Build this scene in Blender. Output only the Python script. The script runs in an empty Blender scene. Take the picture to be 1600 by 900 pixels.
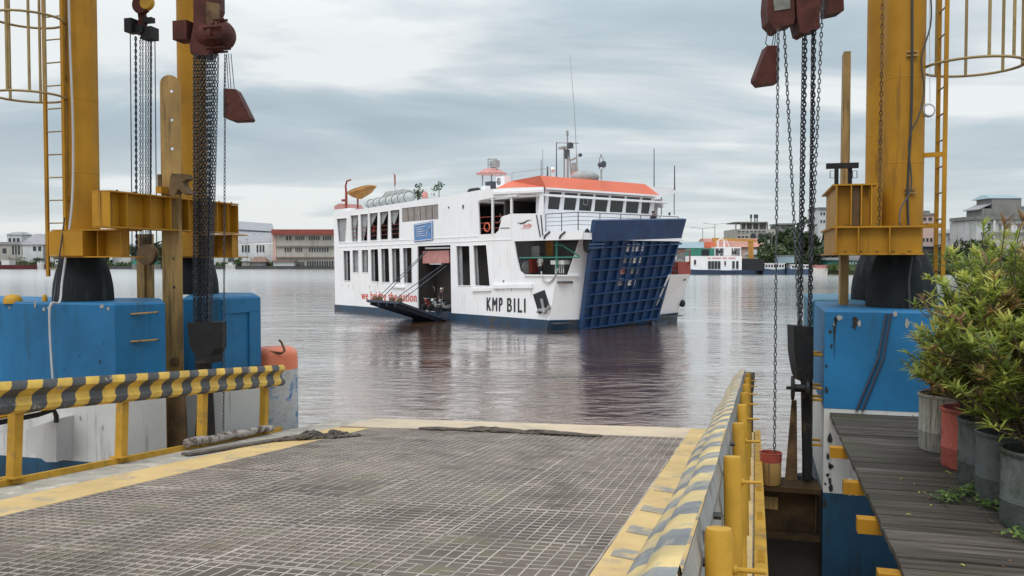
import bpy, math, random
from mathutils import Vector, Matrix
from mathutils.geometry import tessellate_polygon
random.seed(7)
V = Vector
PI = math.pi
# ------------------------------------------------------------------ camera, world, sun
F, H = 1350.0, 4.3
TH = math.atan(45 / F)
sc = bpy.context.scene
col = sc.collection
cam = bpy.data.cameras.new('camera'); cam_o = bpy.data.objects.new('camera', cam); col.objects.link(cam_o)
cam.sensor_width = 36; cam.lens = 36 * F / 1600
cam.clip_start = 0.1; cam.clip_end = 9000
cam_o.location = (0, 0, H); cam_o.rotation_euler = (PI / 2 - TH, 0, 0)
sc.camera = cam_o
SUN_EL, SUN_AZ = math.radians(55), math.radians(200)      # azimuth clockwise from +Y
world = bpy.data.worlds.new('World'); sc.world = world; world.use_nodes = True
nt = world.node_tree; nt.nodes.clear()
def N(t, kind, **kw):
    n = t.nodes.new(kind)
    for k, v in kw.items():
        if k in ('operation', 'blend_type', 'data_type', 'sky_type', 'sun_disc', 'sun_elevation', 'sun_rotation', 'noise_dimensions', 'attribute_name',
                 'feature', 'wave_type', 'bands_direction', 'distance', 'noise_type', 'normalize', 'interpolation_type', 'clamp'):
            setattr(n, k, v)
        else:
            n.inputs[k.replace('_', ' ') if isinstance(k, str) else k].default_value = v
    return n
def L(t, a, b): t.links.new(a, b)
def ramp(t, stops, src):
    r = t.nodes.new('ShaderNodeValToRGB')
    while len(r.color_ramp.elements) < len(stops): r.color_ramp.elements.new(0.5)
    for e, (p, c) in zip(r.color_ramp.elements, stops):
        e.position = p; e.color = (c[0], c[1], c[2], 1) if not isinstance(c, (int, float)) else (c, c, c, 1)
    L(t, src, r.inputs[0]); return r
sky = N(nt, 'ShaderNodeTexSky', sky_type='NISHITA', sun_disc=False, sun_elevation=SUN_EL, sun_rotation=SUN_AZ)
bg1 = nt.nodes.new('ShaderNodeBackground'); bg1.inputs[1].default_value = 0.08
L(nt, sky.outputs[0], bg1.inputs[0])
tc = nt.nodes.new('ShaderNodeTexCoord')
sep = nt.nodes.new('ShaderNodeSeparateXYZ'); L(nt, tc.outputs['Generated'], sep.inputs[0])
zc = N(nt, 'ShaderNodeMath', operation='MAXIMUM'); L(nt, sep.outputs[2], zc.inputs[0]); zc.inputs[1].default_value = 0.0
za = N(nt, 'ShaderNodeMath', operation='ADD'); L(nt, zc.outputs[0], za.inputs[0]); za.inputs[1].default_value = 0.07
dx = N(nt, 'ShaderNodeMath', operation='DIVIDE'); L(nt, sep.outputs[0], dx.inputs[0]); L(nt, za.outputs[0], dx.inputs[1])
dy = N(nt, 'ShaderNodeMath', operation='DIVIDE'); L(nt, sep.outputs[1], dy.inputs[0]); L(nt, za.outputs[0], dy.inputs[1])
cb = nt.nodes.new('ShaderNodeCombineXYZ'); L(nt, dx.outputs[0], cb.inputs[0]); L(nt, dy.outputs[0], cb.inputs[1]); cb.inputs[2].default_value = 3.7
mp = nt.nodes.new('ShaderNodeMapping'); L(nt, cb.outputs[0], mp.inputs[0]); mp.inputs['Scale'].default_value = (0.42, 0.62, 1); mp.inputs['Location'].default_value = (5.97, 3.19, 0)
mp.inputs['Rotation'].default_value = (0, 0, 0.35)
n1 = N(nt, 'ShaderNodeTexNoise', Scale=1.0, Detail=9, Roughness=0.54, Distortion=0.45); L(nt, mp.outputs[0], n1.inputs[0])
mp2 = nt.nodes.new('ShaderNodeMapping'); L(nt, cb.outputs[0], mp2.inputs[0]); mp2.inputs['Scale'].default_value = (0.16, 0.30, 1); mp2.inputs['Location'].default_value = (7.65, 2.91, 0)
n2 = N(nt, 'ShaderNodeTexNoise', Scale=1.0, Detail=4, Roughness=0.5); L(nt, mp2.outputs[0], n2.inputs[0])
ma = N(nt, 'ShaderNodeMath', operation='MULTIPLY_ADD'); L(nt, n2.outputs[0], ma.inputs[0]); ma.inputs[1].default_value = 0.8; L(nt, n1.outputs[0], ma.inputs[2])
cr = ramp(nt, [(0.72, (0.41, 0.50, 0.56)), (0.83, (0.50, 0.59, 0.64)), (0.90, (0.66, 0.72, 0.75)), (0.97, (0.86, 0.89, 0.89))], ma.outputs[0])
# pale band low over the horizon
hz = N(nt, 'ShaderNodeMapRange'); L(nt, sep.outputs[2], hz.inputs[0])
hz.inputs[1].default_value = 0.0; hz.inputs[2].default_value = 0.15; hz.inputs[3].default_value = 0.75; hz.inputs[4].default_value = 0.0
hm = N(nt, 'ShaderNodeMix', data_type='RGBA'); L(nt, hz.outputs[0], hm.inputs[0]); L(nt, cr.outputs[0], hm.inputs[6]); hm.inputs[7].default_value = (0.77, 0.80, 0.80, 1)
# an overcast sky is brighter overhead
zb = N(nt, 'ShaderNodeMapRange'); L(nt, sep.outputs[2], zb.inputs[0])
zb.inputs[1].default_value = 0.24; zb.inputs[2].default_value = 0.8; zb.inputs[3].default_value = 1.0; zb.inputs[4].default_value = 2.3
bg2 = nt.nodes.new('ShaderNodeBackground'); L(nt, hm.outputs[2], bg2.inputs[0]); L(nt, zb.outputs[0], bg2.inputs[1])
mx = nt.nodes.new('ShaderNodeMixShader'); mx.inputs[0].default_value = 0.9
L(nt, bg1.outputs[0], mx.inputs[1]); L(nt, bg2.outputs[0], mx.inputs[2])
wo = nt.nodes.new('ShaderNodeOutputWorld'); L(nt, mx.outputs[0], wo.inputs[0])
sun = bpy.data.lights.new('sun', 'SUN'); sun.energy = 1.3; sun.angle = math.radians(25); sun.color = (1, 0.96, 0.9)
sun_o = bpy.data.objects.new('sun', sun); col.objects.link(sun_o)
sd = V((math.sin(SUN_AZ) * math.cos(SUN_EL), math.cos(SUN_AZ) * math.cos(SUN_EL), math.sin(SUN_EL)))
sun_o.rotation_euler = sd.to_track_quat('Z', 'Y').to_euler()
sc.view_settings.view_transform = 'Standard'; sc.view_settings.look = 'None'
sc.view_settings.exposure = 0.07; sc.view_settings.gamma = 1; sc.view_settings.use_curve_mapping = False
sc.cycles.max_bounces = 6; sc.cycles.transparent_max_bounces = 8
sc.cycles.use_denoising = True

# ------------------------------------------------------------------ measuring helpers (turn a photo pixel into a point at a known depth)
CAM = V((0, 0, H)); RT = V((1, 0, 0)); UP = V((0, math.sin(TH), math.cos(TH))); FW = V((0, math.cos(TH), -math.sin(TH)))
def ray(px, py): return RT * ((px - 800) / F) + UP * ((450 - py) / F) + FW
def P(px, py, Y): r = ray(px, py); return CAM + r * (Y / r.y)
def Pz(px, py, z): r = ray(px, py); return CAM + r * ((z - H) / r.z)
def Pp(px, py, p0, n): r = ray(px, py); return CAM + r * ((p0 - CAM).dot(n) / r.dot(n))
ZV = V((0, 0, 1))
AZ = math.atan(385 / F)
cD = V((math.cos(AZ), -math.sin(AZ), 0)); dD = V((math.sin(AZ), math.cos(AZ), 0))   # dock axes: across (right) and along
WA, WD = V((1, 0, 0)), V((0, 1, 0))

# ------------------------------------------------------------------ materials
MAT = {}
def mat(name, colr, rough=0.6, metal=0.0, var=0.25, vs=3.0, dirt=None, da=0.0, ds=1.5, streak=False, bump=0.0, bs=20, spec=None, coat=0):
    """procedural paint / metal / concrete: base colour, broad variation, dirt or rust patches (streaky if wanted), bump"""
    m = bpy.data.materials.new(name); m.use_nodes = True; t = m.node_tree
    b = t.nodes['Principled BSDF']; b.inputs['Roughness'].default_value = rough; b.inputs['Metallic'].default_value = metal
    if spec is not None: b.inputs['Specular IOR Level'].default_value = spec
    g = t.nodes.new('ShaderNodeNewGeometry')
    c = colr
    n = N(t, 'ShaderNodeTexNoise', Scale=vs, Detail=6, Roughness=0.6); L(t, g.outputs['Position'], n.inputs[0])
    lo = tuple(x * (1 - var) for x in c); hi = tuple(min(1, x * (1 + var * 0.7)) for x in c)
    r = ramp(t, [(0.3, lo), (0.7, hi)], n.outputs[0]); out = r.outputs[0]
    if dirt and da > 0:
        mpn = t.nodes.new('ShaderNodeMapping'); L(t, g.outputs['Position'], mpn.inputs[0])
        if streak: mpn.inputs['Scale'].default_value = (7, 7, 0.5)
        d = N(t, 'ShaderNodeTexNoise', Scale=ds, Detail=8, Roughness=0.68); L(t, mpn.outputs[0], d.inputs[0])
        th = 0.68 - 0.3 * da
        dr = ramp(t, [(th, 0.0), (min(0.99, th + 0.14), 1.0)], d.outputs[0])
        mxn = N(t, 'ShaderNodeMix', data_type='RGBA'); L(t, dr.outputs[0], mxn.inputs[0]); L(t, out, mxn.inputs[6]); mxn.inputs[7].default_value = (*dirt, 1)
        out = mxn.outputs[2]
        rr = N(t, 'ShaderNodeMapRange'); L(t, dr.outputs[0], rr.inputs[0]); rr.inputs[3].default_value = rough; rr.inputs[4].default_value = min(1, rough + 0.25)
        L(t, rr.outputs[0], b.inputs['Roughness'])
    L(t, out, b.inputs['Base Color'])
    if bump:
        bn = N(t, 'ShaderNodeTexNoise', Scale=bs, Detail=5); L(t, g.outputs['Position'], bn.inputs[0])
        bb = N(t, 'ShaderNodeBump', Strength=bump, Distance=0.02); L(t, bn.outputs[0], bb.inputs['Height']); L(t, bb.outputs[0], b.inputs['Normal'])
    MAT[name] = m; return m
mat('yellow_paint', (0.37, 0.18, 0.012), 0.55, spec=0.25, var=0.22, vs=1.3, dirt=(0.16, 0.08, 0.02), da=0.42, ds=0.9, streak=True, bump=0.12, bs=9)
mat('yellow_bright', (0.45, 0.25, 0.028), 0.6, spec=0.25, var=0.25, vs=4, dirt=(0.17, 0.13, 0.08), da=0.45, ds=3, bump=0.15, bs=30)
mat('yellow_worn', (0.33, 0.20, 0.06), 0.6, var=0.3, vs=2, dirt=(0.13, 0.085, 0.04), da=0.65, ds=2, streak=True, bump=0.2)
mat('yellow_olive', (0.27, 0.19, 0.07), 0.6, var=0.25, vs=4, dirt=(0.1, 0.07, 0.03), da=0.4)
mat('strip_yellow', (0.55, 0.39, 0.18), 0.8, spec=0.25, var=0.18, vs=1.4, dirt=(0.30, 0.26, 0.21), da=0.45, ds=2.2, bump=0.15, bs=40)
mat('strip_sand', (0.52, 0.41, 0.29), 0.75, var=0.15, vs=1.2, dirt=(0.3, 0.27, 0.24), da=0.45, ds=2.0)
mat('stripe_grey', (0.27, 0.25, 0.22), 0.8, var=0.25, vs=6, dirt=(0.50, 0.36, 0.17), da=0.68, ds=7)
mat('bar_grey', (0.36, 0.31, 0.275), 0.6, var=0.4, vs=2.5, dirt=(0.16, 0.13, 0.11), da=0.5, ds=1.1)
mat('deck_plate', (0.14, 0.114, 0.098), 0.85, spec=0.2, var=0.5, vs=0.8, dirt=(0.15, 0.135, 0.085), da=0.5, ds=1.6, bump=0.3, bs=25)
mat('mud_edge', (0.33, 0.30, 0.26), 0.85, var=0.3, vs=3, dirt=(0.55, 0.5, 0.42), da=0.5, ds=4, bump=0.4)
mat('rope_mud', (0.12, 0.10, 0.085), 0.95, var=0.5, vs=9, bump=1.0, bs=22)
mat('log_bark', (0.40, 0.35, 0.32), 0.9, var=0.4, vs=9, dirt=(0.09, 0.06, 0.045), da=0.75, ds=7, bump=0.8, bs=30)
mat('dolphin_blue', (0.013, 0.125, 0.275), 0.6, spec=0.3, var=0.28, vs=1.1, dirt=(0.025, 0.07, 0.11), da=0.42, ds=0.7, streak=True, bump=0.15, bs=8)
mat('dolphin_teal', (0.03, 0.14, 0.22), 0.6, var=0.25, vs=1.5, dirt=(0.02, 0.04, 0.05), da=0.4, ds=1.2, streak=True)
mat('dolphin_white', (0.50, 0.50, 0.49), 0.6, var=0.12, vs=1.1, dirt=(0.2, 0.2, 0.19), da=0.4, ds=0.7, streak=True, bump=0.15, bs=7)
mat('dolphin_wet', (0.009, 0.055, 0.11), 0.45, spec=0.3, var=0.4, vs=1.1, dirt=(0.015, 0.025, 0.025), da=0.6, ds=0.9, streak=True)
mat('orange_red', (0.62, 0.17, 0.085), 0.6, var=0.15, vs=2, dirt=(0.4, 0.33, 0.3), da=0.35, ds=2)
mat('peeling', (0.45, 0.45, 0.45), 0.7, var=0.3, vs=5, dirt=(0.05, 0.15, 0.30), da=0.6, ds=5.0, bump=.3)
mat('rubber_black', (0.011, 0.014, 0.016), 0.75, spec=0.25, var=0.4, vs=2.5, dirt=(0.05, 0.055, 0.055), da=0.45, ds=1.1, streak=True, bump=0.2, bs=12)
mat('grease_black', (0.008, 0.008, 0.009), 0.6, spec=0.3, var=0.4, vs=7, dirt=(0.05, 0.035, 0.02), da=0.4, ds=3)
mat('chain_dark', (0.045, 0.05, 0.06), 0.4, 0.6, var=0.4, vs=12)
mat('chain_grey', (0.10, 0.11, 0.12), 0.45, 0.6, var=0.4, vs=12)
mat('hoist_red', (0.075, 0.022, 0.017), 0.65, spec=0.2, var=0.4, vs=5, dirt=(0.035, 0.016, 0.014), da=0.5, ds=3, bump=0.15)
mat('hoist_plate', (0.16, 0.16, 0.14), 0.6, var=0.4, vs=9)
mat('rust_brown', (0.13, 0.075, 0.03), 0.75, var=0.4, vs=3, dirt=(0.05, 0.03, 0.015), da=0.6, ds=2, bump=0.3)
mat('rust_shaded', (0.05, 0.03, 0.014), 0.85, spec=0.15, var=0.4, vs=3, dirt=(0.02, 0.014, 0.009), da=0.6, ds=2, bump=0.3)  # rust brown darkened so the lifting beam looks in shade
mat('dark_steel', (0.03, 0.022, 0.016), 0.7, var=0.5, vs=1.5, dirt=(0.07, 0.045, 0.02), da=0.4, ds=1.5)
mat('galv_grey', (0.36, 0.36, 0.35), 0.5, 0.2, var=0.25, vs=3, dirt=(0.2, 0.19, 0.17), da=0.45, ds=3)
mat('cable_white', (0.42, 0.42, 0.43), 0.5, var=0.15)
mat('cable_black', (0.02, 0.02, 0.02), 0.5, var=0.2)
mat('concrete', (0.30, 0.29, 0.27), 0.85, var=0.25, vs=1.3, dirt=(0.14, 0.14, 0.12), da=0.5, ds=1.1, streak=True, bump=0.3, bs=15)
mat('drum_grey', (0.29, 0.28, 0.24), 0.8, var=0.3, vs=5, dirt=(0.11, 0.11, 0.08), da=0.6, ds=3, streak=True, bump=0.3, bs=30)
mat('drum_dark', (0.095, 0.105, 0.105), 0.8, spec=0.2, var=0.4, vs=4, dirt=(0.035, 0.045, 0.022), da=0.7, ds=3, bump=0.3, bs=30)
mat('drum_red', (0.42, 0.11, 0.085), 0.75, spec=0.2, var=0.3, vs=4, dirt=(0.13, 0.05, 0.04), da=0.6, ds=4)
mat('soil', (0.03, 0.023, 0.016), 1.0, var=0.4, vs=14, bump=0.8)
mat('stem', (0.075, 0.055, 0.035), 0.9, var=0.3, vs=9)
mat('bark', (0.08, 0.06, 0.045), 0.9, var=0.3, vs=2)
# ship
mat('rust_run', (0.42, 0.30, 0.22), 0.7, var=0.3, vs=6)
mat('ship_white', (0.80, 0.80, 0.82), 0.42, var=0.05, vs=0.5, dirt=(0.52, 0.48, 0.44), da=0.30, ds=0.7, streak=True, bump=0.06, bs=1.2)
mat('ship_white_plain', (0.79, 0.79, 0.81), 0.45, var=0.06, vs=1)
mat('ship_boot', (0.015, 0.05, 0.10), 0.4, var=0.4, vs=0.8, dirt=(0.06, 0.05, 0.045), da=0.6, ds=1.0)
mat('ramp_blue', (0.013, 0.05, 0.14), 0.45, var=0.3, vs=1.2, dirt=(0.02, 0.035, 0.07), da=0.4, ds=1.4, streak=True)
mat('ramp_slate', (0.025, 0.035, 0.06), 0.55, var=0.3, vs=1.5)
mat('ship_orange', (0.60, 0.13, 0.065), 0.5, var=0.08, vs=1)
mat('ship_interior_shade', (0.05, 0.042, 0.038), 0.7, var=0.3, vs=1)  # shade inside the ferry, put into the wall colour as dark brown
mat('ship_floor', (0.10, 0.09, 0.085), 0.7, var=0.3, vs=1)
mat('ship_grey', (0.30, 0.31, 0.31), 0.6, var=0.2, vs=2)
mat('curtain', (0.30, 0.31, 0.32), 0.8, var=0.35, vs=5)
mat('louver', (0.27, 0.24, 0.23), 0.8, var=0.25, vs=3)
mat('raft_grey', (0.42, 0.44, 0.43), 0.5, var=0.15, vs=2)
mat('boat_orange', (0.42, 0.20, 0.045), 0.55, var=0.3, vs=2)
mat('banner_blue', (0.10, 0.22, 0.46), 0.6, var=0.25, vs=3)
mat('text_black', (0.025, 0.027, 0.03), 0.5, var=0.1)
mat('text_red', (0.62, 0.10, 0.07), 0.5, var=0.1)
mat('text_pale', (0.85, 0.80, 0.78), 0.5, var=0.05)
mat('rail_dark', (0.05, 0.06, 0.08), 0.5, var=0.2)
mat('red_paint', (0.27, 0.045, 0.03), 0.5, var=0.2)
mat('pink_paint', (0.5, 0.22, 0.2), 0.5, var=0.2)
mat('glass_dark', (0.012, 0.018, 0.02), 0.08, var=0.3, vs=1, spec=0.6)
mat('cloth_dark', (0.02, 0.022, 0.028), 0.9, var=0.2)
mat('cloth_white', (0.65, 0.65, 0.63), 0.9, var=0.1)
mat('cloth_red', (0.35, 0.05, 0.05), 0.9, var=0.1)
mat('skin', (0.28, 0.15, 0.10), 0.6, var=0.1)
mat('hair', (0.01, 0.008, 0.007), 0.6, var=0.1)
mat('green_paint', (0.03, 0.20, 0.15), 0.55, var=0.2, vs=0.5, dirt=(0.03, 0.1, 0.08), da=0.4, ds=0.5)
mat('gantry_yellow', (0.45, 0.22, 0.04), 0.6, var=0.2)
# far side
mat('far_cream', (0.38, 0.36, 0.325), 0.85, var=0.2, vs=0.15, dirt=(0.2, 0.19, 0.16), da=0.5, ds=0.25, streak=True)
mat('far_white', (0.55, 0.56, 0.56), 0.85, var=0.15, vs=0.15, dirt=(0.27, 0.27, 0.26), da=0.45, ds=0.2, streak=True)
mat('far_grey', (0.20, 0.20, 0.19), 0.85, var=0.25, vs=0.2, dirt=(0.1, 0.1, 0.09), da=0.5, ds=0.2, streak=True)
mat('far_pink', (0.50, 0.35, 0.31), 0.85, var=0.12, vs=0.15, dirt=(0.3, 0.23, 0.2), da=0.4, ds=0.2)
mat('far_dark', (0.06, 0.06, 0.065), 0.8, var=0.3, vs=0.3)
mat('roof_grey', (0.26, 0.26, 0.28), 0.6, var=0.15, vs=0.3, dirt=(0.16, 0.15, 0.15), da=0.4, ds=0.3)
mat('roof_red', (0.24, 0.055, 0.045), 0.75, var=0.2, vs=0.4)
mat('roof_pink', (0.40, 0.19, 0.15), 0.75, var=0.25, vs=0.4)
mat('roof_rust', (0.20, 0.13, 0.10), 0.8, var=0.3, vs=0.5)
mat('roof_blue', (0.22, 0.30, 0.34), 0.5, var=0.15, vs=0.4)
mat('far_glass', (0.03, 0.035, 0.04), 0.2, var=0.3, vs=0.4)
mat('barge_red', (0.10, 0.018, 0.022), 0.7, var=0.3, vs=0.3)
mat('boat_blue', (0.05, 0.09, 0.16), 0.6, var=0.3, vs=0.6)
mat('land', (0.07, 0.08, 0.04), 1.0, var=0.5, vs=0.08, dirt=(0.16, 0.13, 0.10), da=0.5, ds=0.05)
mat('grass_bank', (0.05, 0.085, 0.025), 1.0, var=0.5, vs=0.4)

def leaf_mat(name, stops, trans=0.25):
    m = bpy.data.materials.new(name); m.use_nodes = True; t = m.node_tree; b = t.nodes['Principled BSDF']
    a = N(t, 'ShaderNodeAttribute', attribute_name='pat'); s = t.nodes.new('ShaderNodeSeparateXYZ'); L(t, a.outputs['Vector'], s.inputs[0])
    r = ramp(t, stops, s.outputs[0]); L(t, r.outputs[0], b.inputs['Base Color']); b.inputs['Roughness'].default_value = 0.5
    b.inputs['Subsurface Weight'].default_value = 0
    tr = t.nodes.new('ShaderNodeBsdfTranslucent'); L(t, r.outputs[0], tr.inputs[0])
    ms = t.nodes.new('ShaderNodeMixShader'); ms.inputs[0].default_value = trans
    L(t, b.outputs[0], ms.inputs[1]); L(t, tr.outputs[0], ms.inputs[2]); L(t, ms.outputs[0], t.nodes['Material Output'].inputs[0])
    MAT[name] = m
leaf_mat('leaf_croton', [(0.0, (0.08, 0.12, 0.025)), (0.3, (0.19, 0.25, 0.045)), (0.6, (0.40, 0.44, 0.08)), (0.8, (0.58, 0.54, 0.15)), (0.92, (0.33, 0.16, 0.06)), (1.0, (0.20, 0.12, 0.06))], 0.5)
leaf_mat('leaf_blue', [(0.0, (0.03, 0.07, 0.05)), (0.6, (0.08, 0.15, 0.09)), (1.0, (0.17, 0.24, 0.10))])
leaf_mat('leaf_vine', [(0.0, (0.05, 0.10, 0.02)), (1.0, (0.17, 0.26, 0.06))])
leaf_mat('leaf_far', [(0.0, (0.02, 0.035, 0.014)), (0.6, (0.045, 0.07, 0.025)), (1.0, (0.08, 0.11, 0.04))])
leaf_mat('leaf_far_light', [(0.0, (0.04, 0.06, 0.02)), (1.0, (0.10, 0.14, 0.05))])

def stripe_mat(name, period, skew, ca, cb_, wornA, edge=0.5):
    """painted bands: position along the rail in pat.x, position down the profile in pat.y"""
    m = bpy.data.materials.new(name); m.use_nodes = True; t = m.node_tree; b = t.nodes['Principled BSDF']; b.inputs['Roughness'].default_value = 0.55
    a = N(t, 'ShaderNodeAttribute', attribute_name='pat'); s = t.nodes.new('ShaderNodeSeparateXYZ'); L(t, a.outputs['Vector'], s.inputs[0])
    g = t.nodes.new('ShaderNodeNewGeometry')
    nz = N(t, 'ShaderNodeTexNoise', Scale=14, Detail=4); L(t, g.outputs['Position'], nz.inputs[0])
    k = N(t, 'ShaderNodeMath', operation='MULTIPLY_ADD'); L(t, s.outputs[1], k.inputs[0]); k.inputs[1].default_value = skew; L(t, s.outputs[0], k.inputs[2])
    k2 = N(t, 'ShaderNodeMath', operation='MULTIPLY_ADD'); L(t, nz.outputs[0], k2.inputs[0]); k2.inputs[1].default_value = 0.035; L(t, k.outputs[0], k2.inputs[2])
    d = N(t, 'ShaderNodeMath', operation='DIVIDE'); L(t, k2.outputs[0], d.inputs[0]); d.inputs[1].default_value = period
    f = N(t, 'ShaderNodeMath', operation='FRACT'); L(t, d.outputs[0], f.inputs[0])
    gt = N(t, 'ShaderNodeMath', operation='GREATER_THAN'); L(t, f.outputs[0], gt.inputs[0]); gt.inputs[1].default_value = edge
    n2_ = N(t, 'ShaderNodeTexNoise', Scale=3.5, Detail=6); L(t, g.outputs['Position'], n2_.inputs[0])
    ra = ramp(t, [(0.35, tuple(x * 0.75 for x in ca)), (0.65, tuple(min(1, x * 1.15) for x in ca))], n2_.outputs[0])
    rb = ramp(t, [(0.35, tuple(x * 0.7 for x in cb_)), (0.65, tuple(min(1, x * 1.25) for x in cb_))], n2_.outputs[0])
    mm = N(t, 'ShaderNodeMix', data_type='RGBA'); L(t, gt.outputs[0], mm.inputs[0]); L(t, ra.outputs[0], mm.inputs[6]); L(t, rb.outputs[0], mm.inputs[7])
    n3 = N(t, 'ShaderNodeTexNoise', Scale=5, Detail=9, Roughness=0.75); L(t, g.outputs['Position'], n3.inputs[0])
    dr = ramp(t, [(0.66 - 0.2 * wornA, 0.0), (0.74 - 0.2 * wornA, 1.0)], n3.outputs[0])
    m2 = N(t, 'ShaderNodeMix', data_type='RGBA'); L(t, dr.outputs[0], m2.inputs[0]); L(t, mm.outputs[2], m2.inputs[6]); m2.inputs[7].default_value = (0.30, 0.27, 0.22, 1)
    L(t, m2.outputs[2], b.inputs['Base Color']); MAT[name] = m
stripe_mat('hazard_left', 0.425, 0.55, (0.62, 0.39, 0.06), (0.06, 0.06, 0.065), 0.35)
stripe_mat('hazard_right', 0.42, -0.75, (0.54, 0.40, 0.17), (0.17, 0.175, 0.18), 0.75, 0.52)

# wood planks: per-board value in pat.x, mossy patches
def wood_mat():
    m = bpy.data.materials.new('old_planks'); m.use_nodes = True; t = m.node_tree; b = t.nodes['Principled BSDF']; b.inputs['Roughness'].default_value = 0.7; b.inputs['Specular IOR Level'].default_value = 0.25
    a = N(t, 'ShaderNodeAttribute', attribute_name='pat'); s = t.nodes.new('ShaderNodeSeparateXYZ'); L(t, a.outputs['Vector'], s.inputs[0])
    cbn = t.nodes.new('ShaderNodeMapping'); L(t, a.outputs['Vector'], cbn.inputs[0]); cbn.inputs['Scale'].default_value = (7, 1.2, 26)
    n = N(t, 'ShaderNodeTexNoise', Scale=1, Detail=8, Roughness=0.65, Distortion=0.4); L(t, cbn.outputs[0], n.inputs[0])
    r = ramp(t, [(0.28, (0.022, 0.018, 0.015)), (0.5, (0.064, 0.053, 0.045)), (0.75, (0.15, 0.13, 0.115))], n.outputs[0])
    v = ramp(t, [(0.0, 0.62), (1.0, 1.25)], s.outputs[0])
    mu = N(t, 'ShaderNodeMix', data_type='RGBA', blend_type='MULTIPLY'); mu.inputs[0].default_value = 1; L(t, r.outputs[0], mu.inputs[6]); L(t, v.outputs[0], mu.inputs[7])
    g = t.nodes.new('ShaderNodeNewGeometry')
    n2_ = N(t, 'ShaderNodeTexNoise', Scale=1.3, Detail=7, Roughness=0.65); L(t, g.outputs['Position'], n2_.inputs[0])
    dr = ramp(t, [(0.52, 0.0), (0.72, 0.8)], n2_.outputs[0])
    mm = N(t, 'ShaderNodeMix', data_type='RGBA'); L(t, dr.outputs[0], mm.inputs[0]); L(t, mu.outputs[2], mm.inputs[6]); mm.inputs[7].default_value = (0.05, 0.056, 0.026, 1)
    L(t, mm.outputs[2], b.inputs['Base Color'])
    bb = N(t, 'ShaderNodeBump', Strength=0.5, Distance=0.01); L(t, n.outputs[0], bb.inputs['Height']); L(t, bb.outputs[0], b.inputs['Normal'])
    MAT['old_planks'] = m
wood_mat()

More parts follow.
